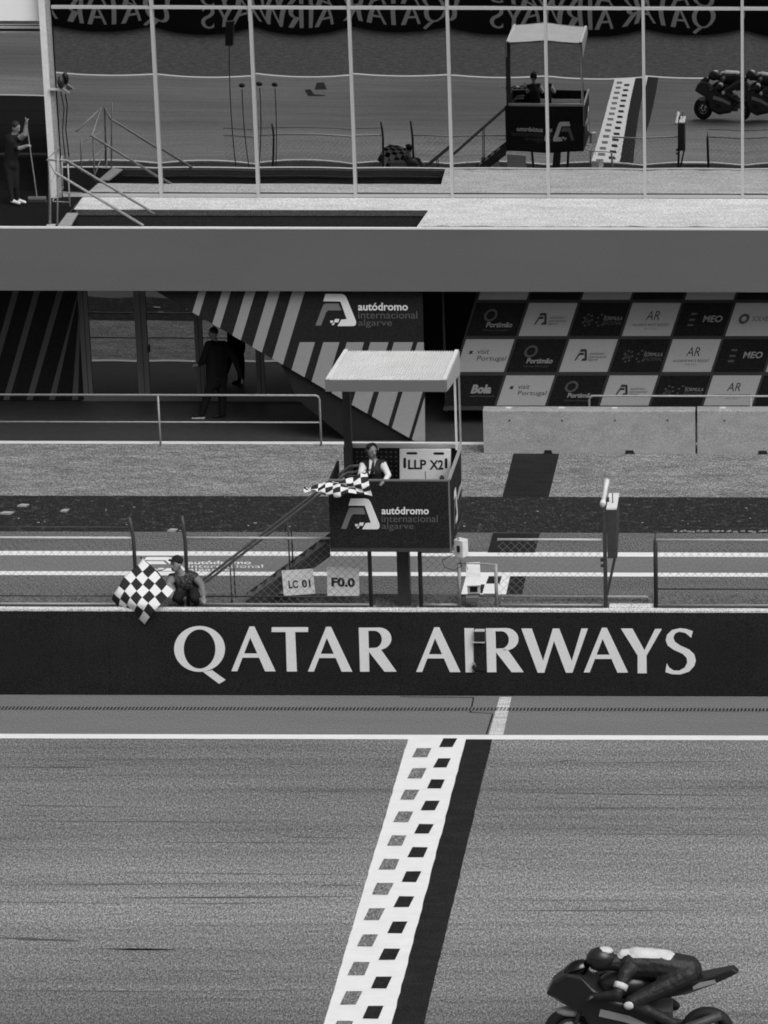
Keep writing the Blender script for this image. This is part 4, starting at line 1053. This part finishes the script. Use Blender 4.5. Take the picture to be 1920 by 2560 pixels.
segs += hand(wL+Vector((-.015,-.05,-.01)), (-.5,-.6,-.2), (-.2,.1,-1)) + hand(wR+Vector((-.01,-.05,-.005)), (-.55,-.8,-.1), (0,-.2,-1))
figure('body', segs, hb, dict(skin='skin', vest='vest', trousers='black_cloth', shirt='shirt', boots='black'), mm)
face_bits(P, R, mm)
m = MB(); m.ball(P(0,-.022,.03), (.081,.090,.090), 14, rot=R); obj('hair', m, M['hair'], mm, smooth=True)
hs = MB(); hs.tube([P(.09*math.cos(a),-.0,.02+.108*math.sin(a)) for a in [math.pi*k/10 for k in range(11)]], .012, 6)
for sx in (-1, 1): hs.ball(P(.088*sx,-.005,-.005), (.026,.042,.05), 10, rot=R)
hso = obj('headset', hs, M['black'], mm, smooth=True)
obj('ear_cup_badge', MB().ball(P(-.116,.0,.01), (.004,.014,.014), 8, rot=R), M['shirt'], hso, smooth=True)
obj('microphone', MB().tube([P(.09,.02,-.03),P(.07,.09,-.06),P(.03,.115,-.06)], .006, 5), M['black'], hso)
cl = MB()
for sx in (-1, 1): cl.prism([P(.02*sx,.06,-.135), P(.055*sx,.03,-.12), P(.045*sx+.05,.105,-.33), P(.035*sx+.05,.105,-.33)], R @ Vector((0,.012,0)))
obj('shirt_collar', cl, M['shirt'], mm)
# flags: cloth sheets of alternating squares
def cloth(name, nu, nv, fn, parent, sub=4):
    va = []; fa = []; mi = []
    NU, NV = nu*sub, nv*sub
    for i in range(NU+1):
        for j in range(NV+1): va.append(tuple(fn(i/sub, j/sub)))
    for i in range(NU):
        for j in range(NV):
            fa.append((i*(NV+1)+j, (i+1)*(NV+1)+j, (i+1)*(NV+1)+j+1, i*(NV+1)+j+1)); mi.append(((i//sub)+(j//sub)) % 2)
    m = MB(); m.add(va, fa); m.m = mi
    o = obj(name, m, [M['flag_white'], M['flag_black']], parent, smooth=True, fix=False)
    sd_ = o.modifiers.new('thick', 'SOLIDIFY'); sd_.thickness = .003
    return o
f2 = thing('chequered_flag', 'chequered flag swept out to the left in the hand of the marshal in the box', 'flag', pp(905,1190,-.4))
g0 = wL+Vector((-.03,-.08,-.02))
tip = W(757,1223,Y=YS-.35)
obj('stick', MB().tube([W(930,1171,Y=Ym-.33), g0, W(868,1190,Y=Ym-.55)], .010, 6), M['black'], f2)
def flag2(u, v):
    t = u/9.0; w = v/5.0
    a = Vector(W(917,1184,Y=YS-.02)).lerp(W(760,1221,Y=YS-.40), t)           # upper edge
    width = .40*(1-t)**.6 + .04
    b = a + Vector((.10*(1-t), -.62*width, -.55*width))
    p = a.lerp(b, w)
    p.z += .030*math.sin(u*1.25+v*.9)*(.4+w) + .012*math.sin(u*2.7-v*1.4)
    p.y += .05*math.sin(u*1.1+v*1.3+.8)
    return p
cloth('cloth', 9, 5, flag2, f2)

# marshal at the pit wall, crouched in the opening of the fence
Ym = YN - .02
mb_ = thing('person', 'marshal in dark patterned jacket and cap crouching at the pit wall', 'person', (pp(462,1505).x, Ym, ZN))
hc = pp(440,1410,-.12)
hb, P, R = head(hc, (-.55,-.85,-.05), s=1.06)
px_ = pp(464,1505).x
ch, pv = pp(457,1455,-.02), Vector((px_+.05, Ym+.16, ZN+.30))
sL, sR = pp(430,1444,-.08), pp(486,1441,.02)
eL, eR = pp(420,1464,-.25), pp(504,1463,-.03)
wL, wR = pp(432,1476,-.45), pp(509,1490,-.16)
segs = [(hc-Vector((0,-.03,.08)),.055,ch+Vector((0,0,.10)),.07,'skin'), (ch,.15,pv+Vector((0,0,.12)),.15,'jacket'), (ch+Vector((0,0,.05)),.11,sL,.075,'jacket'), (ch+Vector((0,0,.05)),.11,sR,.075,'jacket'),
        (pv,.15,pv+Vector((0,0,.12)),.145,'trousers'), (sL,.07,eL,.056,'sleeve'), (eL,.054,wL,.038,'skin'), (sR,.068,eR,.056,'sleeve'), (eR,.052,wR,.042,'sleeve')]
for sx in (-1, 1):
    hp = pv+Vector((.09*sx,0,-.03)); kn = Vector((px_+.05+.14*sx, Ym-.28, ZN+.26)); an = Vector((px_+.05+.12*sx, Ym+.02, ZN+.08))
    segs += [(hp,.11,kn,.075,'trousers'), (kn,.072,an,.05,'trousers'), (an-Vector((0,-.03,.03)),.04,an+Vector((0,-.16,-.04)),.035,'boots')]
segs += hand(wL+Vector((-.0,-.05,-.02)), (-.25,-.7,-.5), (-.6,.1,-.8)) + hand(wR+Vector((.01,-.05,-.02)), (.2,-.7,-.4), (0,-.2,-1))
figure('body', segs, hb, dict(skin='skin', jacket='camo', trousers='black_cloth', sleeve='sleeve', boots='black'), mb_)
face_bits(P, R, mb_, 1.06)
m = MB(); m.ball(P(0,-.03,.045), (.092,.104,.088), 14, rot=R); cpo = obj('cap', m, M['black_cloth'], mb_, smooth=True)
m = MB(); m.prism([P(-.07,.05,.075),P(-.05,.105,.078),P(0,.12,.08),P(.05,.105,.078),P(.07,.05,.075)], R @ Vector((0,0,.012))); obj('cap_peak', m, M['black_cloth'], cpo)
f1 = thing('chequered_flag', 'large chequered flag hanging over the pit wall in the hand of the lower marshal', 'flag', pp(434,1481,-.42))
sc5 = lambda x, y: (260+x/5.184, 1360+y/5.184)
def flag1(u, v):
    # u runs down-right from the top corner, v down-left; cloth curls away on its left edge and hem
    x = 500 + 80*u - 80*v; y = 186 + 84*u + 84*v
    dY = -.02 - .05*math.sin(u*.9+v*.5)
    if v > 3.2:
        k = v-3.2; x += 9*k*k + 4*k; y += 12*k; dY += .045*k*k
    if u < 1: x += 14*(1-u)*(v < 3)*math.sin(v); y += 12*(1-u)*math.sin(v*1.7)
    x += 7*math.sin(u*1.3+v*2.1); y += 7*math.sin(u*2.0-v*1.1)
    yy = 1360+y/5.184                              # the cloth falls from the marshal's side out over the face of the wall
    k = min(max((1512-yy)/115, 0), 1)
    a = W(*sc5(x, y), Y=YF-.14+.90*k+dY*(1-.5*k))
    return a
cloth('cloth', 5, 6, flag1, f1)
obj('stick', MB().tube([wL+Vector((.10,.06,-.06)), wL+Vector((0,-.07,-.01)), W(*sc5(700,370),Y=YF+.62), W(*sc5(470,170),Y=YF+.80)], .011, 6), M['black'], f1)

def standing(name, label, feet, hgt, look, joints, mats, sh=None):
    t = thing(name, label, 'person', feet); return t
# person in black walking past the glazed doors
ft = W(520,1046,z=0); Ym = ft.y
pk = thing('person', 'person dressed all in black walking past the glazed garage doors', 'person', ft)
hc = pp(533,832,-.02); hb, P, R = head(hc, (-.8,-.35,-.25))
ch, pv = pp(540,872,.0), pp(543,938,.02)
sL, sR = pp(522,862,-.16), pp(560,862,.16)
eL, eR = pp(506,905,-.20), pp(588,900,.18); wL, wR = pp(494,908+0,-.30), pp(604,944,.16)
wL = pp(497,912,-.36)
segs = [(hc-Vector((0,0,.08)),.052,ch+Vector((0,0,.1)),.062,'skin'), (ch,.17,pv+Vector((0,0,.1)),.165,'top'), (ch+Vector((-.06,-.06,0)),.15,pv+Vector((-.07,-.06,-.12)),.15,'top'), (ch+Vector((.06,.06,0)),.15,pv+Vector((.05,.06,-.12)),.15,'top'), (ch+Vector((0,0,.06)),.11,sL,.085,'top'), (ch+Vector((0,0,.06)),.11,sR,.085,'top'),
        (sL,.085,eL,.07,'top'), (eL,.068,wL,.046,'top'), (sR,.085,eR,.07,'top'), (eR,.068,wR,.046,'top'), (pv,.15,pv+Vector((0,0,.1)),.15,'trousers')]
for (hpx, kn, an) in ((-1, pp(520,985,-.08), pp(505,1034,-.06)), (1, pp(556,990,.06), pp(556,1036,.06))):
    hp = pv+Vector((.03*hpx,.08*hpx,-.03)); segs += [(hp,.125,kn,.092,'trousers'), (kn,.09,an,.07,'trousers'), (an,.045,an+Vector((-.16,-.01,-.045)),.040,'boots')]
segs += hand(wL+Vector((-.04,-.03,0)), (-1,-.3,.1), (0,0,-1)) + hand(wR+Vector((.01,0,-.05)), (.1,0,-1), (-1,0,0))
figure('body', segs, hb, dict(skin='skin', top='black_cloth', trousers='black_cloth', boots='black'), pk, .015)
face_bits(P, R, pk)
obj('hair', MB().ball(P(0,-.02,.03), (.084,.094,.09), 14, rot=R), M['hair'], pk, smooth=True)
for an in (pp(505,1034,-.06), pp(556,1036,.06)):
    obj('shoe_sole', MB().box((an.x-.20,an.y-.05,an.z-.095),(an.x+.05,an.y+.045,an.z-.075)), M['shoe'], pk)
# sweeper on the upper terrace
ft = W(48,512,z=ZT); Ym = ft.y
sw = thing('person', 'person in black with pale shoes sweeping the dark upper terrace', 'person', ft)
hc = pp(40,318,-.05); hb, P, R = head(hc, (.75,-.5,-.4))
ch, pv = pp(34,352,.0), pp(28,410,.06)
sL, sR = pp(20,345,.1), pp(50,345,-.08); eL, eR = pp(46,372,-.12), pp(62,336,-.16); wL, wR = pp(70,364,-.16), pp(66,306,-.18)
segs = [(hc-Vector((0,0,.08)),.052,ch+Vector((0,0,.1)),.062,'skin'), (ch,.14,pv+Vector((0,0,.1)),.135,'top'), (ch+Vector((0,0,.06)),.1,sL,.068,'top'), (ch+Vector((0,0,.06)),.1,sR,.068,'top'),
        (sL,.066,eL,.052,'top'), (eL,.05,wL,.034,'skin'), (sR,.066,eR,.052,'skin'), (eR,.046,wR,.033,'skin'), (pv,.14,pv+Vector((0,0,.1)),.135,'trousers')]
for (hpx, kn, an) in ((-1, pp(24,460,.0), pp(30,500,-.02)), (1, pp(40,462,.08), pp(44,498,.12))):
    hp = pv+Vector((.05*hpx,.03*hpx,-.03)); segs += [(hp,.10,kn,.066,'trousers'), (kn,.064,an,.046,'trousers'), (an-Vector((0,0,.02)),.04,an+Vector((.15,-.05,-.05)),.034,'shoes')]
segs += hand(wL, (.6,-.5,.2), (0,0,-1)) + hand(wR, (.2,-.3,.8), (.8,0,-.2))
figure('body', segs, hb, dict(skin='skin', top='black_cloth', trousers='black_cloth', shoes='shoe'), sw, .015)
face_bits(P, R, sw)
obj('hair', MB().ball(P(0,-.02,.03), (.084,.094,.09), 14, rot=R), M['hair'], sw, smooth=True)
br = thing('broom', 'long handled broom held by the sweeper on the upper terrace', 'broom', W(92,498,z=ZT))
b0 = W(93,497,z=ZT+.06)
obj('handle', MB().tube([wR+Vector((.0,-.04,.10)), b0], .012, 6), M['steel'], br)
obj('brush', MB().box((b0.x-.17,b0.y-.04,ZT+.055),(b0.x+.17,b0.y+.04,ZT+.10)), M['frame_grey'], br)
obj('bristles', MB().prism([(b0.x-.19,b0.y-.05,ZT),(b0.x+.19,b0.y-.05,ZT),(b0.x+.16,b0.y-.035,ZT+.054),(b0.x-.16,b0.y-.035,ZT+.054)], (0,.08,0)), M['black'], br)

# ------------------------------------------------------------------ racing motorcycle crossing to the left, and its rider
Yk = 38.55; xk = W(1600,2500,Y=Yk).x
bk = thing('racing_motorcycle', 'dark racing motorcycle with full fairing at the lower right of the track', 'motorcycle', (xk, Yk, 0))
K = lambda u, v, z: Vector((xk - u*1.06, Yk + v, z))         # u forward (to the left), v away from the viewer
def loft(name, prof, half, taper, mat, parent, insets=((1.0,.16),(.93,.05),(.70,.0))):
    """side outline prof (u,z) swept across the width: pillowed edges, narrowed by taper(u)"""
    cu = sum(p[0] for p in prof)/len(prof); cz = sum(p[1] for p in prof)/len(prof)
    sl = [(-v, i) for v, i in insets] + [(v, i) for v, i in reversed(insets)]
    va = []; n = len(prof)
    for v, i in sl:
        for (u, z) in prof: va.append(K(u+(cu-u)*i, v*half*taper(u), z+(cz-z)*i))
    fa = [tuple(range(n)), tuple(range(len(va)-1, len(va)-n-1, -1))]
    for k in range(len(sl)-1):
        for j in range(n): fa.append((k*n+j, k*n+(j+1)%n, (k+1)*n+(j+1)%n, (k+1)*n+j))
    return obj(name, MB().add(va, fa), mat, parent, bevel=.008)
nose = lambda u: 1.0 if u < .40 else max(.38, 1.0 - (u-.40)*1.05)
fr = loft('fairing', [(.97,.80),(.90,.95),(.76,1.06),(.60,1.05),(.50,.95),(.36,.84),(.20,.78),(.02,.72),(-.16,.62),(-.24,.40),(-.12,.22),(.25,.16),(.46,.26),(.53,.46),(.60,.62),(.80,.70)], .235, nose, M['fairing'], bk)
for sd_v in (-1, 1):
    obj('livery_stripe', MB().prism([K(u, sd_v*.239*nose(u), z) for u, z in ((.40,.70),(.10,.62),(-.12,.50),(-.10,.44),(.14,.54),(.42,.61))], (0,.002*sd_v,0)), M['fairing_pale'], fr)
    obj('air_intake', MB().prism([K(u, sd_v*.239, z) for u, z in ((.36,.50),(.20,.46),(.16,.36),(.34,.36))], (0,.002*sd_v,0)), M['rubber'], fr)
obj('fuel_tank', MB().ball(K(.16,0,.90), (.30,.17,.15), 16), M['fairing'], bk, smooth=True)
tl = loft('tail_unit', [(-.28,.90),(-.55,.97),(-.98,1.10),(-1.03,1.05),(-.78,.93),(-.48,.82),(-.28,.78)], .14, lambda u: 1.0 if u > -.55 else max(.45, 1+(u+.55)*1.1), M['fairing'], bk)
obj('tail_plate', MB().prism([K(u,-.118,z) for u, z in ((-.55,.95),(-.78,1.00),(-.80,.96),(-.56,.88))], (0,-.003,0)), M['fairing_pale'], tl)
obj('engine', MB().box(tuple(K(.18,-.16,.26)), tuple(K(-.34,.16,.66))), M['steel_dark'], bk, bevel=.03)
m = MB(); m.ball(K(.66,0,1.06), (.17,.12,.10), 14, rot=Matrix.Rotation(math.radians(-30), 3, 'Y')); obj('windscreen', m, M['visor'], bk, smooth=True)
for nm, u in (('front_wheel', .72), ('rear_wheel', -.70)):
    w = obj(nm, MB().ring(K(u,0,.30), .165, (.022,.04), n=30, k=6), M['steel_dark'], bk, smooth=True)
    obj('tyre', MB().ring(K(u,0,.305), .245, (.062,.075 if u < 0 else .058), n=36, k=10), M['rubber'], w, smooth=True)
    sp2 = MB()
    for a in range(5):
        t = a*2*math.pi/5; sp2.tube([K(u,0,.305), K(u,0,.305)+Vector((.17*math.cos(t),0,.17*math.sin(t)))], .016, 6)
    sp2.tube([K(u,-.08,.305), K(u,.08,.305)], .03, 10)
    obj('spokes', sp2, M['steel_dark'], w, smooth=True)
    obj('brake_disc', MB().ring(K(u,-.075,.305), .12, (.035,.004), n=28, k=6), M['steel'], w, smooth=True)
for s in (-1, 1):
    obj('fork_leg', MB().tube([K(.72,.11*s,.30), K(.52,.11*s,.92)], .026, 8), M['steel_dark'], bk, smooth=True)
    obj('swingarm', MB().tube([K(-.70,.12*s,.305), K(-.18,.10*s,.42)], [.03,.05], 8), M['steel_dark'], bk, smooth=True)
    obj('handlebar', MB().tube([K(.50,.10*s,.90), K(.42,.30*s,.86)], .016, 8), M['black'], bk, smooth=True)
obj('exhaust', MB().tube([K(-.1,-.14,.34), K(-.45,-.17,.42), K(-.85,-.18,.60)], [.04,.055,.05], 12), M['steel_dark'], bk, smooth=True)
obj('front_mudguard', MB().ball(K(.70,0,.56), (.20,.09,.06), 12), M['fairing_pale'], bk, smooth=True)
obj('seat', MB().ball(K(-.45,0,.93), (.22,.12,.05), 12), M['black'], bk, smooth=True)
rr_ = thing('person', 'rider tucked low on the motorcycle, dark helmet and leathers with a white back', 'person', K(-.45,0,.98))
hip, chs, hd = K(-.50,0,1.06), K(.08,0,1.13), K(.38,-.02,1.17)
segs = [(hip,.165,K(-.22,0,1.12),.165,'suit'), (K(-.20,0,1.12),.165,chs,.165,'suit'), (K(-.28,0,1.17),.125,K(.04,0,1.215),.115,'back'), (chs,.10,hd,.09,'suit'), (K(-.02,0,1.22),.10,K(.16,0,1.23),.075,'back')]
for s in (-1, 1):
    sh_, el, wr = K(.14,.19*s,1.10), K(.22,.34*s,.92), K(.44,.28*s,.87); kn, an = K(.08,.29*s,.80), K(-.36,.22*s,.52)
    segs += [(chs+Vector((0,.08*s,0)),.10,sh_,.085,'suit'), (sh_,.08,el,.062,'suit'), (el,.06,wr,.045,'suit'), (hip+Vector((0,.09*s,-.02)),.125,kn,.085,'suit'), (kn,.08,an,.055,'suit'), (an,.05,an+Vector((-.17,0,-.06)),.04,'boot')]
    segs += hand(wr+Vector((-.04,0,0)), (-.4,.3*s,0), (0,0,-1), 'glove')
figure('body', segs, [], dict(back='leather_white', suit='leather', boot='black', glove='black'), rr_, .012)
for s in (-1, 1):
    obj('knee_slider', MB().ball(K(.10,.36*s,.80), (.06,.02,.05), 10), M['leather_white'], rr_, smooth=True)
    obj('sleeve_band', MB().tube([K(.175,.262*s,1.02), K(.195,.30*s,.97)], .078, 14), M['leather_white'], rr_, smooth=True)
hl = obj('helmet', MB().ball(hd+Vector((-.02,0,.03)), (.165,.13,.14), 18), M['fairing'], rr_, smooth=True)
obj('visor', MB().ball(hd+Vector((-.075,0,.02)), (.118,.118,.062), 16), M['visor'], hl, smooth=True)
obj('helmet_crest', MB().ball(hd+Vector((.02,0,.13)), (.10,.07,.045), 12), M['leather_white'], hl, smooth=True)

bk.scale = (1.1,)*3; rr_.scale = (1.1,)*3
base_ = Vector((xk, Yk, 0)); rr_.location = base_ + (rr_.location - base_)*1.1
